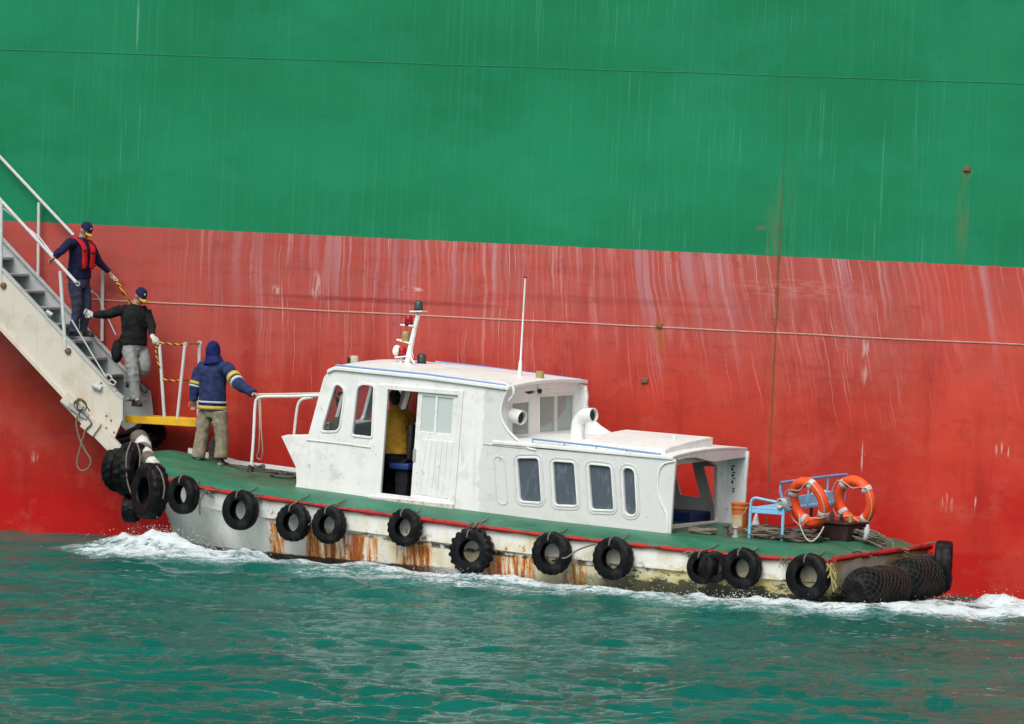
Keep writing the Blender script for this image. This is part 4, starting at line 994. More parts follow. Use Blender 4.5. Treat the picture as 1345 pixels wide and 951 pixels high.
# life rings
def life_ring(cx, cy, Y, maj, label, ratio=.72, R=.285, r=.072, a0=.3, sgn=1):
    C_ = bw(cx, cy, Y); v = (C_ - CAM).normalized()
    ma = RR * math.sin(maj) - UU * math.cos(maj); ma = (ma - v * ma.dot(v)).normalized(); mi = v.cross(ma).normalized()
    nrm = (v * -ratio + mi * sgn * math.sqrt(1 - ratio * ratio)).normalized(); e2_ = nrm.cross(ma).normalized()
    Mx = Matrix((ma, e2_, nrm)).transposed().to_4x4(); Mx.translation = C_
    o = root('life_ring', Mx, label, 'life ring', 'orange life rings hung on the bench back')
    def pt(a, rr_=R): return Vector((rr_ * math.cos(a), rr_ * math.sin(a), 0))
    MB().tube([pt(a) for a in np.linspace(0, 2 * math.pi, 49)[:-1]], r, 16, True).build('ring', M_ORANGE, o, Mx, angle=80)
    for k in range(4):
        a = a0 + k * math.pi / 2
        MB().tube([pt(a + t) for t in (-.12, -.04, .04, .12)], r * 1.045, 16, cap=False).build('reflective_band', M_SBAND if False else M_CANV, o, Mx, solid=.003)
        pts = []
        for j in range(9):
            t = j / 8; aa = a + t * math.pi / 2; sag = math.sin(math.pi * t)
            pts.append(Vector(((R + r * 1.05 - .16 * sag * (k % 2)) * math.cos(aa), (R + r * 1.05 - .16 * sag * (k % 2)) * math.sin(aa), r * .9 + .01)))
        MB().tube(catmull(pts, 3), .007, 5).build('grab_line', M_ROPEW, o, Mx)
    return o
life_ring(1062, 660, .95, math.radians(24), 'left of the two orange life rings, leaning over the near end of the blue bench', .66, a0=.75)
life_ring(1123, 658, 2.3, math.radians(16), 'right of the two orange life rings, on the far end of the blue bench', .74, a0=.35, sgn=1)
rope([bw(1050, 675, .6), bw(1051, 690, .6), bw(1058, 706, .6), bw(1066, 711, .6), bw(1075, 704, .7), bw(1082, 692, .9)], .010, M_ROPEW, 'pale line drooping in a loop below the left life ring')
# orange bucket
q = bl(971, 697, 1.55); q.z = dz(q.x, 1.55); s_ = 1.0
bk = root('plastic_bucket', BM @ Matrix.Translation(q), 'worn orange plastic bucket standing behind the cabin at the doorway', 'bucket')
MB().lathe(q, (0, 0, 1), [(0, .095), (.01, .10), (.30, .118), (.305, .126), (.325, .126), (.33, .12), (.36, .122), (.365, .13), (.385, .13), (.39, .118), (.36, .112), (.02, .095)], 28).build('body', M_BUCKET, bk, BM, angle=50)
MB().tube(catmull([q + Vector((-.125, -.02, .35)), q + Vector((-.10, -.11, .25)), q + Vector((.0, -.15, .215)), q + Vector((.10, -.11, .25)), q + Vector((.125, -.02, .35))], 5), .004, 5).build('handle', M_STEEL, bk, BM)
g = []
for i in range(2):
    g.append([q + Vector((math.sin(a) * (.108 + .012 * i), -math.cos(a) * (.108 + .012 * i), .06 + .16 * i)) for a in np.linspace(-.75, .75, 9)])
MB().grid(g).build('paper_label', M_LABELP, bk, BM)
# dark locker with tools
q0 = bl(1066, 712, 1.2); 
X0, X1 = q0.x, q0.x + .50; Yd = 1.25; zd_ = dz(X0, 1.3)
ck = root('deck_locker', BM @ Matrix.Translation(Vector((X0, Yd, zd_))), 'dark red-brown deck locker under the left life ring with odds and ends on its top', 'locker')
MB().box((X0, Yd, zd_ - .03), (X1, Yd + .62, zd_ + .22)).build('box', M_DKRED, ck, BM, bevel=.012)
MB().box((X0 - .02, Yd - .02, zd_ + .222), (X1 + .02, Yd + .64, zd_ + .25)).build('lid', M_DKRED, ck, BM, bevel=.008)
q = Vector((X1 + .16, 1.5, dz(X1, 1.5)))
tag(MB().lathe(q, (.1, 0, 1), [(0, .035), (.01, .04), (.17, .04), (.19, .025), (.22, .022), (.23, .015)], 16).build('steel_canister', M_ALU, None, BM), 'small steel canister standing between the dark locker and the right life ring', 'canister')
p0, p1 = bw(1015, 692, 1.3), bw(1056, 687, 1.6); tag(MB().tube([p0, p1], .014, 8).build('wooden_stick', worn('orange_wood', (.45, .16, .04), (.3, .12, .05), .4)), 'orange stick lying across the dark locker behind the bench', 'stick')
p0, p1 = bw(1036, 700, 1.2), bw(1052, 691, 1.5); tag(MB().tube([p0 + Vector((0, 0, -.05)), p1], .011, 8).build('boat_hook', M_ROPED), 'thin dark pole propped against the dark locker', 'pole')
for i, (x, y, r_, h_) in enumerate([(1092, 686, .03, .12), (1100, 688, .025, .10), (1106, 689, .03, .13)]):
    q = Vector((X0 + .12 + .14 * i, Yd + .3, zd_ + .25)); tag(MB().lathe(q, (0, 0, 1), [(0, r_), (h_ * .7, r_), (h_ * .8, r_ * .5), (h_, r_ * .5)], 12).build('small_bottle', [M_GRNL, M_BLACK, M_BRASS][i], None, BM), ['dark green bottle, left of three on the locker lid', 'black bottle in the middle of three on the locker lid', 'small brass-coloured flask, right of three on the locker lid'][i], 'bottle')
q = bl(992, 690, 2.1); q.z = dz(q.x, 2.1); tag(MB().lathe(q, (.05, 0, 1), [(0, .07), (.05, .06), (.22, .01)], 14).build('white_cone', M_CANV, None, BM), 'small white cone standing on deck just right of the orange bucket', 'cone')
# heaps of rope
def heap(cx, cy, Y, w_, d_, n, mat, label, seed, r=.016):
    q = bl(cx, cy, Y); rnd = random.Random(seed); m_ = MB()
    for k in range(n):
        pts = []; a0 = rnd.uniform(0, 6); sx_ = rnd.uniform(.35, 1); ox, oy = rnd.uniform(-.3, .3) * w_, rnd.uniform(-.3, .3) * d_
        for j in range(9):
            a = a0 + j * .75 + rnd.uniform(-.3, .3); kk = rnd.uniform(.7, 1.25); X = q.x + ox + kk * sx_ * w_ * math.cos(a); Y_ = Y + oy + kk * sx_ * d_ * math.sin(a)
            pts.append((X, Y_, deck_z(X, Y_) + r + .012 * k * .8 + rnd.uniform(0, .035)))
        m_.tube(catmull(pts, 4), r, 6)
    return tag(m_.build('rope_heap', mat, None, BM), label, 'rope', 'loose rope lying on deck')
heap(922, 707, .8, .20, .14, 4, M_ROPE, 'loose loops of rope on deck in front of the cabin doorway', 1)
heap(958, 706, .85, .07, .07, 5, M_ROPE, 'turns of rope piled on the mooring bollards', 2)
heap(1015, 711, 1.0, .34, .25, 14, M_ROPE, 'tangled rope heap on deck under the blue bench', 3, .013)
heap(1050, 711, .9, .3, .25, 14, M_ROPED, 'dark rope tangle in front of the dark locker', 4, .012)
heap(1130, 708, 1.7, .42, .30, 14, M_ROPE, 'rope tangle on the stern deck below the right life ring', 5, .012)
heap(375, 622, 1.3, .20, .20, 5, M_ROPED, 'coil of dark rope at the foot of the wheelhouse locker', 6, .016)
rope([bw(296, 608, 1.6), bw(315, 614, 1.3), bw(335, 618, 1.0), bw(352, 620, 1.0), bw(368, 621, 1.2)], .014, M_ROPED, 'dark mooring line trailing over the foredeck to the coil by the wheelhouse')
rope([bw(340, 522, Yr), bw(341, 560, Yr), bw(340, 590, Yr + .1), bw(337, 600, Yr + .2), bw(343, 603, Yr + .2), bw(345, 592, Yr + .1), bw(343, 560, Yr), bw(342, 522, Yr)], .008, M_ROPEW, 'thin pale line hanging from the bow handrail')
heap(341, 606, 1.6, .10, .08, 4, M_ROPED, 'small dark tangle under the bow handrail beside the white toe board', 8, .014)

# ================================================================== GANGWAY
ON, OF = 1.15, .12                       # near and far side beams, distance off the ship's side
gw = root('gangway', WM @ Matrix.Translation(wl(160, 552, .6)), 'grey and beige accommodation ladder slanting down the ship side to the bow', 'gangway')
def G(x, y, o=ON): return wl(x, y, o)
def gplate(pts, o, th, name, mat, bev=.006):
    p = [(lambda q: (q.x, q.z))(G(x, y, o)) for x, y in pts]
    return plate(p, [], -o, -o + th, bev).build(name, mat, gw, WM, angle=30)
# extend up past the frame by continuing the same slope
near_top0 = G(0, 352); near_top1 = G(152, 515); near_bot0 = G(0, 430); sl_ = (near_top0 - near_top1)
U_ = near_top0 + sl_ * 2.2; L_ = near_bot0 + sl_ * 2.2
pts = [(U_.x, U_.z), (near_top1.x, near_top1.z)] + [(lambda q: (q.x, q.z))(G(x, y)) for x, y in [(160, 523), (160, 552), (149, 578), (88, 524)]] + [(near_bot0.x, near_bot0.z), (L_.x, L_.z)]
plate(pts, [], -ON, -ON + .03, .004).build('near_side_beam', M_BEIGE, gw, WM, angle=30)
MB().bar(U_ + Vector((0, .03, .01)), near_top1 + Vector((0, .03, .01)), .09, .035, Vector((1, 0, 0))).build('top_flange', M_ALU, gw, WM, bevel=.006)
MB().bar(near_top1 + Vector((0, .03, .0)), G(160, 523) + Vector((.01, .03, 0)), .09, .03, Vector((1, 0, 0))).build('end_flange', M_ALU, gw, WM)
MB().bar(G(161, 523) + Vector((0, .03, 0)), G(161, 552) + Vector((0, .03, 0)), .09, .02, Vector((1, 0, 0))).build('end_flange', M_ALU, gw, WM)
MB().bar(L_ + Vector((0, -.01, 0)), G(88, 524) + Vector((0, -.01, 0)), .08, .04, Vector((1, 0, 0))).build('bottom_flange', M_BEIGE, gw, WM)
# lower strut with its clamp plates
MB().bar(G(88, 521) + Vector((0, -.06, 0)), G(160, 596) + Vector((0, -.06, 0)), .12, .19, Vector((1, 0, 0))).build('lower_strut', M_BEIGE, gw, WM, bevel=.01)
MB().bar(G(116, 551) + Vector((0, -.13, .0)), G(133, 565) + Vector((0, -.13, 0)), .05, .24, Vector((1, 0, 0))).build('clamp_plate', M_BEIGE, gw, WM, bevel=.01)
MB().bar(G(90, 522) + Vector((0, -.13, .03)), G(104, 536) + Vector((0, -.13, .03)), .05, .2, Vector((1, 0, 0))).build('clamp_plate', M_BEIGE, gw, WM, bevel=.01)
MB().bar(G(96, 533) + Vector((0, -.15, .03)), G(121, 551) + Vector((0, -.15, .03)), .04, .10, Vector((1, 0, 0))).build('clamp_bracket', M_STEEL, gw, WM, bevel=.01)
for x, y in [(140, 546), (146, 552), (133, 503), (140, 562), (150, 568)]:
    q = G(x, y); MB().lathe(q + Vector((0, .0, 0)), (0, -1, 0), [(-.005, .014), (.01, .014), (.014, .008)], 8).build('bolt', M_BEADR, gw, WM)
# far beam
ft0 = G(0, 309, OF); ft1 = G(161, 481, OF); fs = ft0 - ft1; FU = ft0 + fs * 2.0
fb0 = ft0 - Vector((0, 0, .72)); FL = FU - Vector((0, 0, .72))
pts = [(FU.x, FU.z)] + [(lambda q: (q.x, q.z))(G(x, y, OF)) for x, y in [(161, 481), (197, 516), (201, 548), (165, 565)]] + [(FL.x, FL.z)]
plate(pts, [], -OF, -OF + .03, .004).build('far_side_beam', M_ALU, gw, WM, angle=30)
MB().bar(FU + Vector((0, -.02, 0)), G(161, 481, OF) + Vector((0, -.02, 0)), .06, .03, Vector((1, 0, 0))).build('top_flange', M_ALU, gw, WM)
MB().bar(G(161, 481, OF) + Vector((0, -.02, 0)), G(197, 516, OF) + Vector((0, -.02, 0)), .06, .03, Vector((1, 0, 0))).build('top_flange', M_ALU, gw, WM)
# treads, running on up beyond the frame
t0_ = G(17, 338, OF); t1_ = G(161, 491, OF); stp = (t1_ - t0_) / 7.0
for k in range(-8, 8):
    p = t0_ + stp * k
    MB().box((p.x - .24, -ON + .04, p.z - .04), (p.x + .02, -OF - .01, p.z)).build('tread', M_TREAD, gw, WM, bevel=.008)
    MB().box((p.x - .24, -ON + .05, p.z - .21), (p.x - .22, -OF - .02, p.z - .045)).build('riser_plate', M_DARK, gw, WM, smooth=False) if k > -2 else None
# bottom landing box
a = G(160, 519, ON); b = G(200, 546, OF)
MB().box((a.x - .02, -ON + .04, G(160, 524).z - .04), (G(197, 516, OF).x, -OF - .03, G(160, 524).z)).build('landing', M_TREAD, gw, WM, bevel=.008)
q = G(165, 560, .5)
# yellow platform
ys0, ys1 = G(164, 553, .85), G(258, 553, .85); zy = G(210, 553, .85).z
MB().box((ys0.x, -.85, zy - .055), (ys1.x, -.80, zy + .055)).build('yellow_board', M_YEL, gw, WM, bevel=.006)
MB().box((ys0.x + .01, -.795, zy - .05), (ys1.x - .01, -.2, zy - .01)).build('platform_grating', M_ALU, gw, WM, bevel=.004)
MB().box((ys0.x + .02, -.20, zy - .055), (ys1.x + .02, -.15, zy + .05)).build('yellow_board', M_YEL, gw, WM, bevel=.006)
# handrails and stanchions
def st(name, pts, o, r, mat=M_TUBE): return MB().tube([G(x, y, o) for x, y in pts], r, 10).build(name, mat, gw, WM)
h0, h1 = G(0, 262), G(100, 371); hd = h0 - h1
MB().tube([h0 + hd * 3, h1], .026, 12).build('handrail', M_TUBE, gw, WM)
MB().tube([h1 + Vector((.03 + .028 * math.cos(t), 0, -.02 + .028 * math.sin(t))) for t in np.linspace(0, 6.28, 13)[:-1]], .010, 6, True).build('handrail_eye', M_ALU, gw, WM)
st('handrail_wire', [(0, 270), (28, 293), (52, 312), (70, 335)], ON - .02, .011)
g0, g1 = G(0, 206, OF), G(92, 304, OF); gd = g0 - g1
MB().tube([g0 + gd * 3, g1 + (g1 - g0) * .05], .024, 12).build('handrail', M_TUBE, gw, WM)
st('stanchion', [(2, 262), (1, 374)], ON - .0, .026); st('stanchion', [(79, 356), (86, 460)], ON, .028)
st('stanchion', [(51, 266), (50, 362)], OF, .024); st('stanchion', [(135, 356), (134, 448)], OF, .026)
for x, y in [(2, 374), (87, 460)]:
    q = G(x + 3, y + 1); MB().lathe(q + Vector((0, -.01, 0)), (0, -1, 0), [(-.03, .05), (.02, .045), (.03, .02)], 10).build('pivot_boss', M_BEADR, gw, WM)
for x, y, s_ in [(129, 509, 1), (66, 412, .7)]:
    q = G(x, y); MB().tube([q + Vector((-.07 * s_, -.02, .03)), q + Vector((.06 * s_, -.02, -.02))], .045 * s_, 10).build('pivot_boss', M_ALU, gw, WM)
MB().tube([G(94, 420), G(140, 497)], .012, 8).build('brace_wire', M_ALU, gw, WM)
MB().tube([G(110, 375, OF), G(128, 388, OF), G(152, 440, OF)], .011, 8).build('brace_wire', M_ALU, gw, WM)
for a_, b_, o in [((209.5, 452), (216, 549), .82), ((243, 453), (233, 550), .82), ((262, 451), (260.5, 546), .25)]:
    q = MB().tube([G(*a_, o), G(*b_, o)], .025, 12).build('platform_stanchion', M_TUBE, gw, WM)
    p = G(*a_, o); MB().tube([p + Vector((.028 * math.cos(t), 0, .028 * math.sin(t))) for t in np.linspace(0, 6.28, 13)[:-1]], .012, 6, True).build('stanchion_eye', M_ALU, gw, WM)
def yrope(pts, label, r=.015): return rope([ww(x, y, o) for x, y, o in pts], r, M_ROPEY, label)
yrope([(210, 450, .83), (225, 452, .83), (243, 453, .83)], 'yellow and black rope between the tops of the first two platform stanchions')
yrope([(243, 453, .83), (252, 451, .5), (262, 452, .25)], 'yellow and black rope from the second platform stanchion to the far one')
yrope([(214, 498, .83), (226, 500, .83), (238, 500, .83)], 'lower yellow and black rope between the first two platform stanchions')
yrope([(238, 500, .83), (245, 499, .7), (256, 501, .4)], 'lower yellow and black rope running behind the hooded man')
yrope([(150, 366, .2), (157, 375, .3), (164, 387, .3), (172, 400, .25)], 'yellow and black safety rope between the two men on the gangway', .022)
yrope([(209, 452, .84), (205, 458, .85), (206, 470, .85), (210, 484, .84)], 'short yellow and black tail hanging by the gloved hand')
p = ww(150, 367, .2); tag(MB().tube([ww(146, 362, .2), ww(154, 370, .2)], .032, 10).build('white_grip', M_ALU), 'white tube grip at the end of the safety rope in the upper man’s hand', 'grip')
# rope hanging from the clamp
rope([ww(x, y, ON + .17) for x, y in [(104, 523), (97, 530), (104, 540), (110, 534), (103, 545), (100, 556), (104, 575), (112, 592), (119, 604), (116, 615), (106, 618), (101, 608), (105, 590), (112, 566), (120, 556), (112, 545), (100, 536)]], .013, M_ROPE, 'pale rope looped over the lower gangway clamp and hanging in a long loop')
rope([ww(x, y, ON + .20) for x, y in [(100, 528), (106, 524), (113, 530), (112, 538), (103, 537), (101, 529), (108, 527), (118, 540)]], .011, M_ROPED, 'dark knot of line on the gangway clamp')
rope([ww(x, y, ON + .02) for x, y in [(139, 495), (143, 492), (147, 497), (143, 502), (149, 506), (152, 502), (147, 498)]], .012, M_ROPEW, 'white knotted line at the lower end of the near gangway beam')
rope([ww(x, y, OF + .1) for x, y in [(180, 498), (188, 505), (194, 512), (190, 516), (184, 509), (189, 501), (196, 508)]], .010, M_ROPED, 'dark line bundled at the lower end of the far gangway beam')

# ================================================================== PEOPLE
def hring(c, rv, fv, a, b, n=20, tilt=0.0):
    return [c + rv * (a * math.cos(t)) + fv * (b * math.sin(t)) + UP * (tilt * math.sin(t)) for t in [2 * math.pi * k / n for k in range(n)]]
def body_loft(m_, rings, rv, fv):
    m_.loft([hring(c, rv, fv, a, b) for c, a, b in rings])
def arm_pts(s, e, w_, k=4): return catmull([s, s.lerp(e, .5), e, e.lerp(w_, .5), w_], k)
def taper(pts, rs):
    n = len(pts); return [float(np.interp(i / (n - 1), np.linspace(0, 1, len(rs)), rs)) for i in range(n)]
def hand(m_, wr, tip, nrm, grip=.8, side=1, s=1.0):
    """palm and five separate bent fingers; nrm = palm-facing direction"""
    d = (tip - wr).normalized(); nrm = (nrm - d * nrm.dot(d)).normalized(); w_ = d.cross(nrm) * side
    pc = wr + d * .05 * s
    m_.ell(pc, (d * .055 * s, w_ * .043 * s, nrm * .019 * s), 12, 8)
    for i, (o, L) in enumerate([(-.030, .066), (-.010, .078), (.011, .073), (.031, .058)]):
        b = wr + d * .088 * s + w_ * o * s; a = grip
        p1 = b + (d * math.cos(a * .6) + nrm * math.sin(a * .6)) * L * .45 * s
        p2 = p1 + (d * math.cos(a * 1.5) + nrm * math.sin(a * 1.5)) * L * .32 * s
        p3 = p2 + (d * math.cos(a * 2.4) + nrm * math.sin(a * 2.4)) * L * .28 * s
        m_.tube([b - d * .02 * s, b, p1, p2, p3], [.0105 * s, .0105 * s, .0100 * s, .009 * s, .0075 * s], 8)
    b = wr + d * .028 * s - w_ * .034 * s
    m_.tube([b, b - w_ * .024 * s + d * .022 * s + nrm * .008 * s, b - w_ * .030 * s + d * .050 * s + nrm * .022 * s, b - w_ * .018 * s + d * .068 * s + nrm * .036 * s], [.014 * s, .0125 * s, .011 * s, .009 * s], 8)
def head_mb(m_, c, hf, hu, s=1.0):
    hr_ = hf.cross(hu).normalized(); hu = hr_.cross(hf).normalized()
    m_.ell(c + hu * .02 * s, (hr_ * .076 * s, hf * .094 * s, hu * .105 * s), 18, 14)
    m_.ell(c - hu * .055 * s + hf * .022 * s, (hr_ * .058 * s, hf * .066 * s, hu * .070 * s), 16, 10)     # jaw
    m_.ell(c - hu * .022 * s + hf * .094 * s, (hr_ * .013 * s, hf * .020 * s, hu * .028 * s), 10, 8)      # nose
    m_.ell(c - hu * .112 * s + hf * .062 * s, (hr_ * .022 * s, hf * .020 * s, hu * .018 * s), 10, 8)      # chin
    m_.ell(c + hu * .030 * s + hf * .082 * s, (hr_ * .050 * s, hf * .014 * s, hu * .012 * s), 10, 8)      # brow
    m_.ell(c - hu * .068 * s + hf * .082 * s, (hr_ * .022 * s, hf * .010 * s, hu * .009 * s), 10, 8)      # lips
    for k in (-1, 1): m_.ell(c - hu * .005 * s + hr_ * .078 * s * k - hf * .004 * s, (hr_ * .011 * s, hf * .020 * s, hu * .032 * s), 10, 8)
    return hr_, hu
def finish(mb_or_me, name, mat, r_, angle=80):
    me = mb_or_me; me.transform(XF[r_.name].inverted()); return link(name, me, mat, r_, angle=angle)

def person(label, J, fv, hf, base, top_mat, leg_mat, hem, glove=False, shoe=M_SHOE, cap=True, hood=False, seed=1.0, shw=.205, hu=UP, shirt_r=(.075, .062, .052), leg_r=(.095, .082, .072), feet=None, grips=None, facelv=True):
    r_ = root('person', at(base), label, 'person')
    rv = fv.cross(UP).normalized()           # the person's right-hand side
    up_ = (J['neck'] - J['hip']).normalized()
    b = MB()
    hr_, huu = head_mb(b, J['head'], hf, hu)
    b.tube([J['neck'] - up_ * .05, J['neck'], J['head'] - hf * .015 - huu * .04], [.062, .055, .056], 14)
    chest = J['neck'].lerp(J['hip'], .32); waist = J['neck'].lerp(J['hip'], .68)
    body_loft(b, [(J['neck'] + up_ * .0, .06, .055), (J['neck'] - up_ * .06, .15, .08), (chest, .15, .10), (waist, .13, .09), (J['hip'], .14, .10), (J['hip'] - UP * .10, .10, .08)], rv, fv)
    for s_ in 'LR':
        b.tube(arm_pts(J['sh' + s_], J['el' + s_], J['wr' + s_]), taper([0] * 17, [.052, .045, .040, .036, .027]), 12)
        b.tube([J['neck'] - up_ * .07, J['sh' + s_]], [.06, .05], 12)
        b.tube([J['hp' + s_], J['kn' + s_], J['an' + s_]], [.080, .052, .036], 12)
        b.tube([J['an' + s_], J['to' + s_]], [.036, .03], 8)
        if not glove: hand(b, J['wr' + s_], J['ha' + s_], (grips or {}).get(s_, -UP), .75, 1 if s_ == 'R' else -1)
    finish(remesh(b, .0078, 2), 'body', M_SKIN, r_)
    if glove:
        for s_ in 'LR':
            gm = MB(); d = (J['ha' + s_] - J['wr' + s_]).normalized()
            hand(gm, J['wr' + s_], J['ha' + s_], (grips or {}).get(s_, -UP), .75, 1 if s_ == 'R' else -1, 1.12); gm.tube([J['wr' + s_] - d * .05, J['wr' + s_] + d * .02], [.040, .037], 12)
            finish(remesh(gm, .0075, 1), 'glove', M_GLOVE, r_)
    if facelv:
        ey = MB()
        for k in (-1, 1): ey.ell(J['head'] + huu * .008 + hr_ * .031 * k + hf * .083, (hr_ * .013, hf * .009, huu * .006), 8, 6)
        ey.build('eyes', M_HAIR, r_)
        mo_ = MB(); mo_.ell(J['head'] - huu * .068 + hf * .092, (hr_ * .021, hf * .004, huu * .0035), 8, 6); mo_.build('mouth', worn('lips', (.25, .08, .06), (.2, .06, .05), .2), r_)
    # upper garment
    t = MB(); hp = J['hip']; hm = hp + (hp - J['neck']).normalized() * hem
    body_loft(t, [(J['neck'] + up_ * .035, .066, .062), (J['neck'] - up_ * .01, .085, .075), (J['neck'] - up_ * .055, shw * .78, .105), (J['neck'] - up_ * .11, shw * .93, .130), (chest, .205, .142), (waist, .195, .142), (hp, .198, .148), (hm, .205, .152)], rv, fv)
    for s_ in 'LR':
        t.tube([J['neck'] - up_ * .09, J['sh' + s_]], [.085, shirt_r[0] * 1.06], 14); P_ = arm_pts(J['sh' + s_], J['el' + s_], J['wr' + s_])
        t.tube(P_, taper(P_, [shirt_r[0], shirt_r[0] * .97, shirt_r[1] * 1.06, shirt_r[1], shirt_r[2], shirt_r[2] * .92]), 14)
    if hood:
        t.tube([J['neck'] - up_ * .03, J['neck'] + up_ * .05], [.12, .11], 16)
    finish(remesh(t, .012, 3, .013, 7.5, seed), 'coat' if hood else 'sweater' if cap else 'shirt', top_mat, r_)
    # trousers
    t = MB(); w0 = hp + UP * .08
    body_loft(t, [(w0, .165, .120), (hp, .175, .128), (hp - UP * .10, .172, .130), ((J['hpL'] + J['hpR']) / 2 - UP * .09, .13, .11)], rv, fv)
    for s_ in 'LR':
        P_ = catmull([J['hp' + s_], J['hp' + s_].lerp(J['kn' + s_], .5), J['kn' + s_], J['kn' + s_].lerp(J['an' + s_], .5), J['an' + s_] + (J['an' + s_] - J['kn' + s_]).normalized() * .035], 4)
        t.tube(P_, taper(P_, [leg_r[0] * 1.06, leg_r[0], leg_r[1], leg_r[1] * .96, leg_r[2], leg_r[2] * 1.02]), 16)
    finish(remesh(t, .012, 3, .016, 8, seed + 9), 'trousers', leg_mat, r_)
    # shoes
    for s_ in 'LR':
        a_, to = J['an' + s_], J['to' + s_]; d = (to - a_); d.z = 0; d = d.normalized(); sd_ = d.cross(UP); L = .27
        heel = Vector((a_.x, a_.y, J['fl' + s_])) - d * .07
        m_ = MB(); n = 9; rings = []
        for k in range(n):
            u_ = k / (n - 1); x_ = u_ * L; hw = .046 * (1 - (2 * u_ - 1.05) ** 4 * .62) ; h_ = .112 * (1 - u_ * .55) * (1 if k not in (0, n - 1) else .6)
            c_ = heel + d * x_; rings.append([c_ + sd_ * (hw * math.cos(q)) + UP * (.022 + max(0, math.sin(q)) * h_ - .0 * min(0, math.sin(q))) for q in [2 * math.pi * j / 14 for j in range(14)]])
        m_.loft(rings); so_ = m_.build('shoe', shoe, r_, angle=60)
        m2 = MB(); m2.loft([[p - UP * (p.z - heel.z) + (p - (heel + d * L / 2)) * .04 - Vector((0, 0, (p - (heel + d * L / 2)).z * .04)) for p in rg] for rg in rings] + []); rg2 = [[p + UP * .024 for p in rg] for rg in [[p - UP * (p.z - heel.z) for p in rg] for rg in rings]]
        o_ = MB(); per = [rg[0] for rg in rings] + [rg[7] for rg in rings[::-1]]
        per = [heel + d * L / 2 + (Vector((p.x, p.y, heel.z)) - (heel + d * L / 2)) * 1.06 for p in per]
        o_.loft([[p for p in per], [p + UP * .026 for p in per]]); o_.build('sole', M_SHOEW if shoe is not M_SHOE else M_SHOE, so_, angle=60)
    # cap
    if cap and not hood:
        m_ = MB(); c_ = J['head'] + huu * .035; rings = []
        for k in range(8):
            a_ = k / 7 * math.pi / 2; rr_ = math.cos(a_) ** .8; rings.append([c_ + huu * (.098 * math.sin(a_)) + hr_ * (.086 * rr_ * math.cos(q)) + hf * (.103 * rr_ * math.sin(q) - .004) for q in [2 * math.pi * j / 22 for j in range(22)]])
        cp = m_.loft(rings).build('cap', M_CAP, r_, angle=60)
        g = []
        for i in range(6):
            u_ = i / 5; g.append([c_ + hr_ * (.080 * math.sin(q) * (1 - .12 * u_)) + hf * (.094 * math.cos(q) + .072 * u_ * math.cos(q) ** .5) - huu * (.006 + .030 * u_ * u_ + .012 * abs(math.sin(q))) for q in np.linspace(-1.25, 1.25, 13)])
        MB().grid(g).build('peak', M_CAP, cp, solid=.005)
        g2 = [[c_ + hr_ * (.080 * math.sin(q) * (1 - .12 * u_)) + hf * (.094 * math.cos(q) + .074 * u_ * math.cos(q) ** .5) - huu * (.001 + .030 * u_ * u_ + .012 * abs(math.sin(q))) for q in np.linspace(-1.1, 1.1, 13)] for u_ in (.45, .6, .8, 1.02)]
        MB().grid(g2).build('gold_braid', M_GOLD, cp, solid=.004)
        m_ = MB(); m_.ell(c_ + huu * .052 + hf * .088, (hr_ * .014, hf * .008, huu * .018), 10, 6); m_.build('cap_badge', M_GLOVE, cp)
    return r_, rv, up_, chest, waist, t

def jw(o0): return lambda x, y, o=None: ww(x, y, o0 if o is None else o)
# -- man at the top, life vest
c = jw(.62); g_ = c
fv1 = (CR * .80 - CF * .60).normalized(); hf1 = (CR * .55 - CF * .55 - UP * .50).normalized()
t_z = lambda k: (t0_ + stp * k).z
J = dict(head=g_(112.5, 303, .62), neck=g_(107, 315, .62), hip=g_(104, 364, .60),
         shR=g_(92, 319, .86), elR=g_(77, 332, 1.12), wrR=g_(72.5, 338, 1.17), haR=g_(68, 341, 1.16),
         shL=g_(119, 322, .42), elL=g_(129, 343, .32), wrL=g_(143, 357, .22), haL=g_(149, 364, .20),
         hpR=g_(98, 370, .72), knR=g_(101, 402, .72), anR=g_(97, 433, .72), toR=g_(100, 438, .85),
         hpL=g_(110, 370, .50), knL=g_(114, 402, .48), anL=g_(109, 434, .50), toL=g_(115, 438, .55))
J['toR'] = J['anR'] + fv1 * .1 - UP * .04; J['toL'] = J['anL'] + fv1 * .1 - UP * .04
J['flR'] = min(g_(97, 441, .72).z, 99); J['flL'] = g_(109, 442, .50).z
p1, rv, up_, chest, waist, _ = person('man in navy sweater and red life vest coming down the gangway holding the rail', J, fv1, hf1, g_(104, 441, .6), M_NAVY, M_TRN, .02, seed=2.0, hu=(UP + CR * .35 - CF * .3).normalized(), grips={'R': -UP, 'L': -UP}, shirt_r=(.070, .058, .046), leg_r=(.088, .074, .064))
vt = MB()
for k in (-1, 1):
    P_ = [J['neck'] - fv1 * .05 + rv * .085 * k + up_ * .02, J['neck'] + rv * .105 * k - up_ * .01 + fv1 * .06, chest + up_ * .06 + fv1 * .150 + rv * .095 * k, chest - up_ * .05 + fv1 * .162 + rv * .085 * k, waist + up_ * .02 + fv1 * .162 + rv * .08 * k, waist - up_ * .05 + fv1 * .155 + rv * .08 * k]
    pts_ = catmull(P_, 4); rings = []
    for p in pts_: rings.append([p + rv * (.052 * math.cos(q)) + fv1 * (.026 * math.sin(q)) for q in [2 * math.pi * j / 12 for j in range(12)]])
    vt.loft(rings)
vt.tube(catmull([J['neck'] + rv * .10 - fv1 * .03, J['neck'] - fv1 * .085 + up_ * .02, J['neck'] - rv * .10 - fv1 * .03], 5), .035, 10)
finish(remesh(vt, .009, 2, .004, 12, 3), 'life_vest', M_VEST, p1)
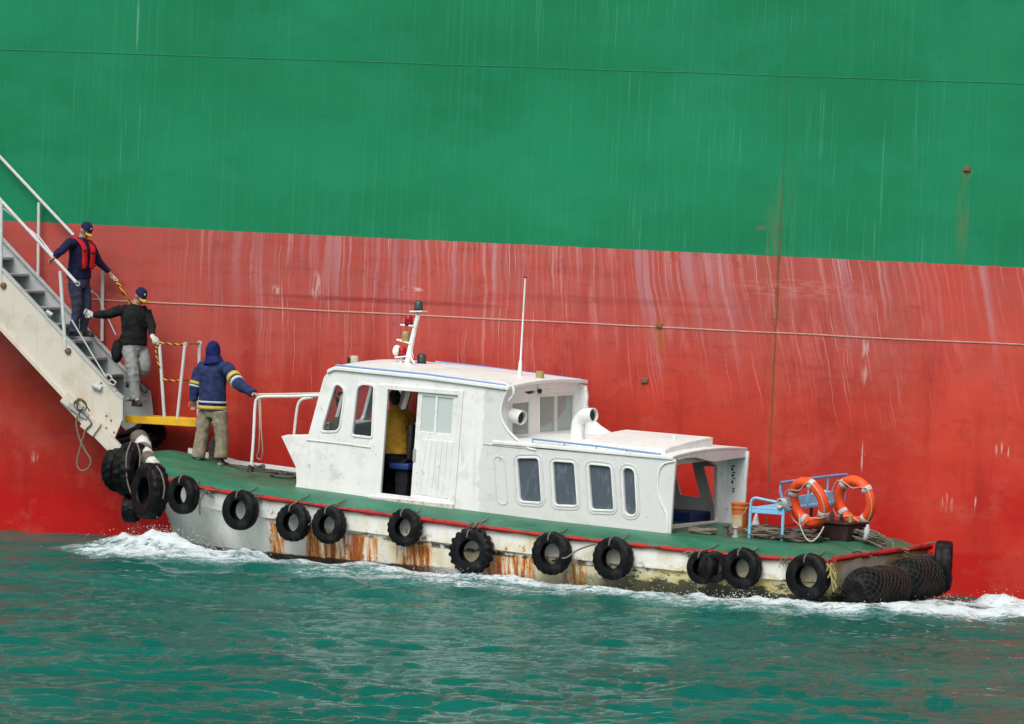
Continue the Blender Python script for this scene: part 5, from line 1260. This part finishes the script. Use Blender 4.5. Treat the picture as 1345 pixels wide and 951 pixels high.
bl_ = MB(); bl_.bar(chest - up_ * .03 + fv1 * .185 - rv * .15, chest + up_ * .02 + fv1 * .185 + rv * .15, .008, .022, up_); bl_.bar(waist + fv1 * .16 - rv * .17, waist + fv1 * .165 + rv * .17, .01, .03, up_)
bl_.build('vest_strap', M_BLACK, p1)
# -- man in black reaching back, white gloves
fv2 = (CR * .50 - CF * .86).normalized(); hf2 = (CR * .45 - CF * .62 - UP * .50).normalized()
J = dict(head=g_(184.5, 389, .62), neck=g_(177, 402, .62), hip=g_(176, 450, .62),
         shR=g_(160, 407, .72), elR=g_(139, 413, .85), wrR=g_(122, 414, .95), haR=g_(111, 409, 1.02),
         shL=g_(192, 409, .50), elL=g_(199, 428, .55), wrL=g_(200, 441, .70), haL=g_(206, 450, .80),
         hpR=g_(169, 458, .70), knR=g_(175, 490, .85), anR=g_(177.5, 522, .85), toR=g_(182, 530, .9),
         hpL=g_(186, 458, .50), knL=g_(190, 484, .62), anL=g_(170, 500, .40), toL=g_(170, 505, .4))
J['toR'] = J['anR'] + fv2 * .1 - UP * .05; J['toL'] = J['anL'] + fv2 * .06 - UP * .08
J['flR'] = g_(179, 533.5, .85).z; J['flL'] = g_(168, 509, .4).z
p2, rv, up_, chest, waist, _ = person('man in black sweater, grey trousers and white gloves at the gangway foot', J, fv2, hf2, g_(178, 534, .7), M_BLKC, M_TRG, .03, glove=True, seed=5.0, hu=(UP + CR * .25 - CF * .3).normalized(), grips={'R': fv2, 'L': -UP}, shirt_r=(.080, .066, .050), leg_r=(.100, .086, .074))
MB().tube(catmull([J['neck'] + rv * .06 - up_ * .02 + fv2 * .06, chest + fv2 * .165 + rv * .02, waist + fv2 * .16 - rv * .09 + up_ * .08], 5), .012, 6).build('bag_strap', M_BAG, p2)
bgm = MB(); c_ = g_(154, 461, .62); bgm.ell(c_, (CR * .085, CF * .10, UP * .17), 14, 10); bgm.tube([c_ + UP * .1, g_(160, 440, .62)], .02, 6)
o = remesh(bgm, .014, 2, .015, 7, 1); tag(link('shoulder_bag', o, M_BAG), 'limp black bag hanging at the hip of the man in black', 'bag')
# -- hooded man on the foredeck, seen from behind
h_ = lambda x, y, Y=1.45: bw(x, y, Y)
fv3 = (CF * .95 + CR * .10).normalized(); hf3 = (CF * .93 + CR * -.15 - UP * .20).normalized()
J = dict(head=h_(280, 463), neck=h_(281, 476), hip=h_(279, 528),
         shL=h_(263, 484), elL=h_(257, 507, 1.40), wrL=h_(254, 526, 1.40), haL=h_(254, 537, 1.45),
         shR=h_(299, 484), elR=h_(313, 504, 1.25), wrR=h_(333, 517, .95), haR=h_(345, 519, .85),
         hpL=h_(270.5, 540), knL=h_(265, 572, 1.43), anL=h_(261, 598, 1.40), toL=h_(260, 604, 1.6),
         hpR=h_(288, 540), knR=h_(291, 572, 1.47), anR=h_(290, 599, 1.45), toR=h_(291, 605, 1.6))
for s_ in 'LR':
    J['to' + s_] = J['an' + s_] + fv3 * .1 - UP * .05; q = BMI @ J['an' + s_]; J['fl' + s_] = deck_z(q.x, q.y) + .008
p3, rv, up_, chest, waist, _ = person('man in blue coat with hood up, seen from behind on the green foredeck', J, fv3, hf3, BM @ Vector(((BMI @ J['hip']).x, 1.45, deck_z(-10.6, 1.45))), M_COAT, M_TRK, .10, hood=True, cap=False, shoe=M_SHOE2, seed=8.0, shirt_r=(.092, .080, .066), leg_r=(.108, .098, .092), grips={'R': -UP, 'L': -fv3}, facelv=False)
hd_ = MB(); c_ = J['head'] + UP * .015
hd_.ell(c_, (CR * .108, fv3 * .125, UP * .140), 18, 12); hd_.tube([c_ - UP * .06, J['neck'] - up_ * .02], [.105, .155], 16); hd_.ell(c_ + UP * .05 - fv3 * .03, (CR * .09, fv3 * .1, UP * .11), 14, 10)
# open at the face: hollow the front
me = remesh(hd_, .011, 3, .008, 8, 4); finish(me, 'hood', M_HOOD, p3)
def band_on(m_, a, b, t0b, t1b, r0, r1): m_.tube([a.lerp(b, t0b), a.lerp(b, t1b)], [r0, r1], 16)
m_ = MB(); band_on(m_, J['elL'], J['shL'], .10, .25, .103, .106); m_.build('yellow_band', M_YBAND, p3); m_ = MB(); band_on(m_, J['elR'], J['shR'], .28, .46, .106, .108); m_.build('yellow_band', M_YBAND, p3)
m_ = MB(); band_on(m_, J['elL'], J['shL'], -.06, .04, .099, .100); m_.build('silver_band', M_SBAND, p3); m_ = MB(); band_on(m_, J['elR'], J['shR'], .04, .16, .103, .105); m_.build('silver_band', M_SBAND, p3)
hm = J['hip'] + (J['hip'] - J['neck']).normalized() * .10
def hb(z0, z1, a, b, name, mat):
    m_ = MB(); m_.loft([hring(hm + up_ * z0, rv, fv3, a, b, 28), hring(hm + up_ * z1, rv, fv3, a, b, 28)], cap=False); m_.build(name, mat, p3, solid=.008)
hb(-.010, .045, .214, .163, 'hem_band', M_YBAND); hb(.085, .115, .212, .162, 'hem_stripe', M_SBAND)
# -- helmsman inside
h_ = lambda x, y, Y=.95: bw(x, y, Y)
fv4 = (CF * .80 - CR * .60).normalized(); hf4 = (CF * .85 - CR * .55 - UP * .05).normalized()
J = dict(head=h_(517.5, 524), neck=h_(519, 538), hip=h_(520, 592), shL=h_(506, 546, 1.1), elL=h_(505, 572, 1.0), wrL=h_(497, 582, 1.3), haL=h_(489, 583, 1.4),
         shR=h_(536, 545, 1.2), elR=h_(541, 572, 1.35), wrR=h_(530, 585, 1.6), haR=h_(520, 586, 1.7),
         hpL=h_(513, 602), knL=h_(512, 630, 1.2), anL=h_(512, 656, 1.15), toL=h_(512, 660, 1.2), hpR=h_(526, 602), knR=h_(527, 630, 1.2), anR=h_(527, 657, 1.15), toR=h_(527, 660, 1.2))
for s_ in 'LR': J['to' + s_] = J['an' + s_] + fv4 * .1 - UP * .04; J['fl' + s_] = .975; J['an' + s_].z = 1.06
p4, rv, up_, chest, waist, _ = person('helmsman in mustard yellow shirt standing inside the open wheelhouse door, back turned', J, fv4, hf4, BM @ Vector(((BMI @ J['hip']).x, 1.15, .975)), M_YSH, M_TRD, .04, cap=False, seed=11.0, grips={'R': -UP, 'L': -UP})
m_ = MB(); c_ = J['head']; m_.ell(c_ + UP * .035 - hf4 * .012, (rv * .086, hf4 * .098, UP * .102), 18, 12); m_.ell(c_ - UP * .02 - hf4 * .045, (rv * .070, hf4 * .055, UP * .075), 14, 10)
finish(remesh(m_, .009, 2, .006, 20, 2), 'hair', M_HAIR, p4)
# chair behind him
q = bl(535, 620, .85)
cz = .975; ch = root('helm_chair', BM @ Matrix.Translation(Vector((q.x + .05, .95, cz))), 'black high-backed helm chair with blue seat inside the wheelhouse door', 'chair')
x_ = q.x + .05
MB().box((x_ - .03, .75, cz + .52), (x_ + .05, 1.12, cz + 1.02)).build('backrest', M_BLACK, ch, BM, bevel=.03)
MB().box((x_ - .30, .75, cz + .38), (x_ + .02, 1.15, cz + .47)).build('seat', M_BLUEC, ch, BM, bevel=.02)
MB().box((x_ - .22, .80, cz), (x_ - .02, 1.08, cz + .38)).build('pedestal', M_TRD, ch, BM, bevel=.02)

# ================================================================== WATER
def polyline_d(px_, py_, P_):
    """distance to polyline and along-parameter, numpy"""
    best = np.full(px_.shape, 1e9); par = np.zeros(px_.shape)
    for i in range(len(P_) - 1):
        a, b = np.array(P_[i]), np.array(P_[i + 1]); d = b - a; L2 = d @ d
        t = np.clip(((px_ - a[0]) * d[0] + (py_ - a[1]) * d[1]) / L2, 0, 1); dd = np.hypot(px_ - a[0] - t * d[0], py_ - a[1] - t * d[1])
        k = dd < best; best = np.where(k, dd, best); par = np.where(k, i + t, par)
    return best, par
rng = np.random.default_rng(4)
def vnoise(x, y, seed=0, oct_=3):
    out = np.zeros_like(x); amp = 1; f = 1
    for o in range(oct_):
        xi = np.floor(x * f).astype(int); yi = np.floor(y * f).astype(int); xf = x * f - xi; yf = y * f - yi
        def h(a, b):
            n = (a * 374761393 + b * 668265263 + (seed + o) * 974634777) & 0xffffffff; n = ((n ^ (n >> 13)) * 1274126177) & 0xffffffff
            return ((n ^ (n >> 16)) & 0xffff) / 65535.0
        u = xf * xf * (3 - 2 * xf); v = yf * yf * (3 - 2 * yf)
        out += amp * ((h(xi, yi) * (1 - u) + h(xi + 1, yi) * u) * (1 - v) + (h(xi, yi + 1) * (1 - u) + h(xi + 1, yi + 1) * u) * v - .5); amp *= .5; f *= 2
    return out
gx = np.arange(-12.0, 13.0, .050); gy = np.arange(43.0, 77.0, .058)
GX, GY = np.meshgrid(gx, gy, indexing='ij')
WX = GX + .25 * vnoise(GX * .7, GY * .7, 3); WY = GY + .25 * vnoise(GX * .7 + 9, GY * .7, 8)
Hh = np.zeros_like(GX)
for k in range(84):
    lam = float(np.exp(rng.uniform(np.log(.20), np.log(2.8)))); th = math.pi / 2 + rng.normal(0, .62); ph = rng.uniform(0, 6.28)
    a_ = .0037 * lam ** .85 * (1 if lam < 1.2 else .8); s_ = np.sin((WX * math.cos(th) + WY * math.sin(th)) * 2 * math.pi / lam + ph)
    Hh += a_ * (s_ - .35 * (1 - s_ * s_))
Hh *= (.75 + .7 * vnoise(GX * .45, GY * .3, 5, 2) + .25)
def S(pts): return [(lambda q: (q.x, q.y))(wz(x, y)) for x, y in pts]
Fm = np.zeros_like(GX)
def stroke(pts, wid, hgt, foam, fw_=None):
    """pts: [(x, y)] in world metres; wid/hgt/foam arrays along the stroke"""
    global Hh, Fm
    d, t = polyline_d(GX, GY, pts); n = np.arange(len(pts))
    W_ = np.interp(t, n, wid); Hi = np.interp(t, n, hgt); Fo = np.interp(t, n, foam); lump = 1 + .9 * vnoise(GX * 2.2, GY * 2.2, 21)
    g = np.exp(-(d / W_) ** 2); Hh += Hi * g * np.clip(lump, .2, 2); Fm = np.maximum(Fm, Fo * np.exp(-(d / (W_ * (fw_ or 1.15))) ** 2))
# hull contour at the water in world
def HW(X, Y): p = BM @ Vector((X, Y, 0)); return (p.x, p.y)
stroke([HW(-11.6, .5), HW(-11.1, .15), HW(-10.3, -.15), HW(-9.4, -.25), HW(-8.4, -.25)], [.38, .48, .44, .38, .28], [.08, .24, .26, .18, .06], [.85, 1.1, 1.15, 1.1, .9], 1.35)
stroke([HW(-11.6, -.35), HW(-11.1, -.6), HW(-10.2, -.8), HW(-9.2, -.7), HW(-8.2, -.45)], [.35, .45, .45, .35, .25], [.03, .10, .09, .04, .02], [.66, .92, .96, .88, .7], 1.4)
stroke([HW(-11.9, 1.1), HW(-11.6, 1.0), HW(-11.3, .9)], [.3, .35, .4], [.03, .10, .16], [.45, .75, .95])
stroke([HW(-8.6, -.22), HW(-7.4, -.16), HW(-6, -.14), HW(-4, -.14), HW(-2, -.15), HW(-.6, -.2), HW(.4, -.2)], [.28, .26, .28, .28, .30, .32, .35], [.05, .06, .07, .07, .08, .08, .06], [.92, .80, .95, .90, .98, 1.0, 1.0], 1.5)
stroke([HW(-7.2, -.9), HW(-5.6, -.75), HW(-4.0, -1.1), HW(-2.6, -.6), HW(-1.2, -.85), HW(.2, -.9)], [.55, .5, .5, .4, .4, .4], [.02, .03, .03, .05, .03, .03], [.62, .78, .66, .80, .70, .6], 1.45)
stroke([HW(.45, .25), HW(1.1, .35), HW(1.9, 1.0), HW(2.9, 1.9), HW(4.5, 2.9), HW(6, 3.6)], [.36, .50, .55, .6, .7, .7], [.09, .16, .14, .11, .08, .05], [1.0, 1.15, 1.1, 1.0, .92, .85], 1.3)
stroke([HW(.8, 1.6), HW(1.2, 2.8), HW(2.3, 3.4), HW(4, 4.2)], [.45, .55, .6, .6], [.08, .11, .10, .08], [.95, 1.0, .95, .85], 1.3)
stroke([HW(.5, -.2), HW(1.8, -.2), HW(3.4, .3)], [.3, .3, .3], [.02, .03, .02], [.5, .45, .3], 1.2)
# boat hull trough is hidden inside the hull; keep the sheet low there
inb = ((GX - S0.x) * BX.x + (GY - S0.y) * BX.y); iny = ((GX - S0.x) * BY.x + (GY - S0.y) * BY.y)
inside = (inb > -10.2) & (inb < -.1) & (iny > .35) & (iny < 2.5)
Hh = np.where(inside, np.minimum(Hh, 0) - .05, Hh)
Hh += np.clip(Fm, 0, 1) ** 2 * (.060 * vnoise(GX * 5, GY * 5, 31, 3) + .03 * np.abs(vnoise(GX * 9, GY * 9, 37, 2)))
edge_ = np.minimum.reduce([GX - gx[0], gx[-1] - GX, GY - gy[0], gy[-1] - GY]); Hh *= np.clip(edge_ / 1.0, 0, 1)
nx, ny = GX.shape
vs = np.stack([GX.ravel(), GY.ravel(), Hh.ravel()], 1).astype(np.float32)
idx = np.arange(nx * ny).reshape(nx, ny); fs = np.stack([idx[:-1, :-1].ravel(), idx[1:, :-1].ravel(), idx[1:, 1:].ravel(), idx[:-1, 1:].ravel()], 1)
# the far sheet: a ring of quads out to the horizon round the fine patch
x0_, x1_, y0_, y1_ = gx[0], gx[-1], gy[0], gy[-1]; R_ = 1500.0; base = len(vs)
ex = np.array([(x0_, y0_, 0), (x1_, y0_, 0), (x1_, y1_, 0), (x0_, y1_, 0), (-R_, -R_, 0), (R_, -R_, 0), (R_, R_, 0), (-R_, R_, 0)], dtype=np.float32)
vs = np.concatenate([vs, ex]); b_ = base
fs = np.concatenate([fs, np.array([(b_ + 4, b_ + 5, b_ + 1, b_), (b_ + 5, b_ + 6, b_ + 2, b_ + 1), (b_ + 6, b_ + 7, b_ + 3, b_ + 2), (b_ + 7, b_ + 4, b_, b_ + 3)])])
me = bpy.data.meshes.new('water'); me.vertices.add(len(vs)); me.vertices.foreach_set('co', vs.ravel()); me.loops.add(fs.size); me.loops.foreach_set('vertex_index', fs.ravel().astype(np.int32))
me.polygons.add(len(fs)); me.polygons.foreach_set('loop_start', np.arange(0, fs.size, 4, dtype=np.int32)); me.polygons.foreach_set('use_smooth', np.ones(len(fs), bool)); me.update(calc_edges=True)
at_ = me.attributes.new('foam', 'FLOAT', 'POINT'); at_.data.foreach_set('value', np.concatenate([Fm.ravel(), np.zeros(8)]).astype(np.float32))
me.materials.append(M_WATER); wo_ = bpy.data.objects.new('water', me); COL.objects.link(wo_); tag(wo_, None, None, None, 'structure')
def wh(x, y):
    i = int((x - gx[0]) / .05); j = int((y - gy[0]) / .058); return float(Hh[max(0, min(nx - 1, i)), max(0, min(ny - 1, j))])
# flung spray
rnd = random.Random(12); sp = MB()
def drops(X, Y, sx_, sy_, h, n, rmax=.012):
    for _ in range(n):
        p = BM @ Vector((X + rnd.gauss(0, sx_), Y + rnd.gauss(0, sy_), 0)); p.z = wh(p.x, p.y) + abs(rnd.gauss(0, h)); r = rnd.uniform(.002, rmax * .62)
        sp.add([p + Vector((r, 0, 0)), p + Vector((-r, 0, 0)), p + Vector((0, r, 0)), p + Vector((0, -r, 0)), p + Vector((0, 0, r)), p + Vector((0, 0, -r))], [(0, 2, 4), (2, 1, 4), (1, 3, 4), (3, 0, 4), (2, 0, 5), (1, 2, 5), (3, 1, 5), (0, 3, 5)])
drops(-10.5, -.15, .6, .25, .08, 420); drops(-9.6, -.35, .6, .25, .05, 400); drops(-5.5, -.3, .3, .1, .06, 180); drops(-1.1, -.3, .4, .12, .07, 260); drops(-3, -.25, 1.5, .1, .04, 220); drops(1.3, 2.2, .6, .6, .06, 260); drops(1.4, .6, .7, .3, .04, 180)
tag(sp.build('spray', M_FOAM), 'white droplets of spray flung from bow wave and stern wash', 'spray', None, 'stuff')
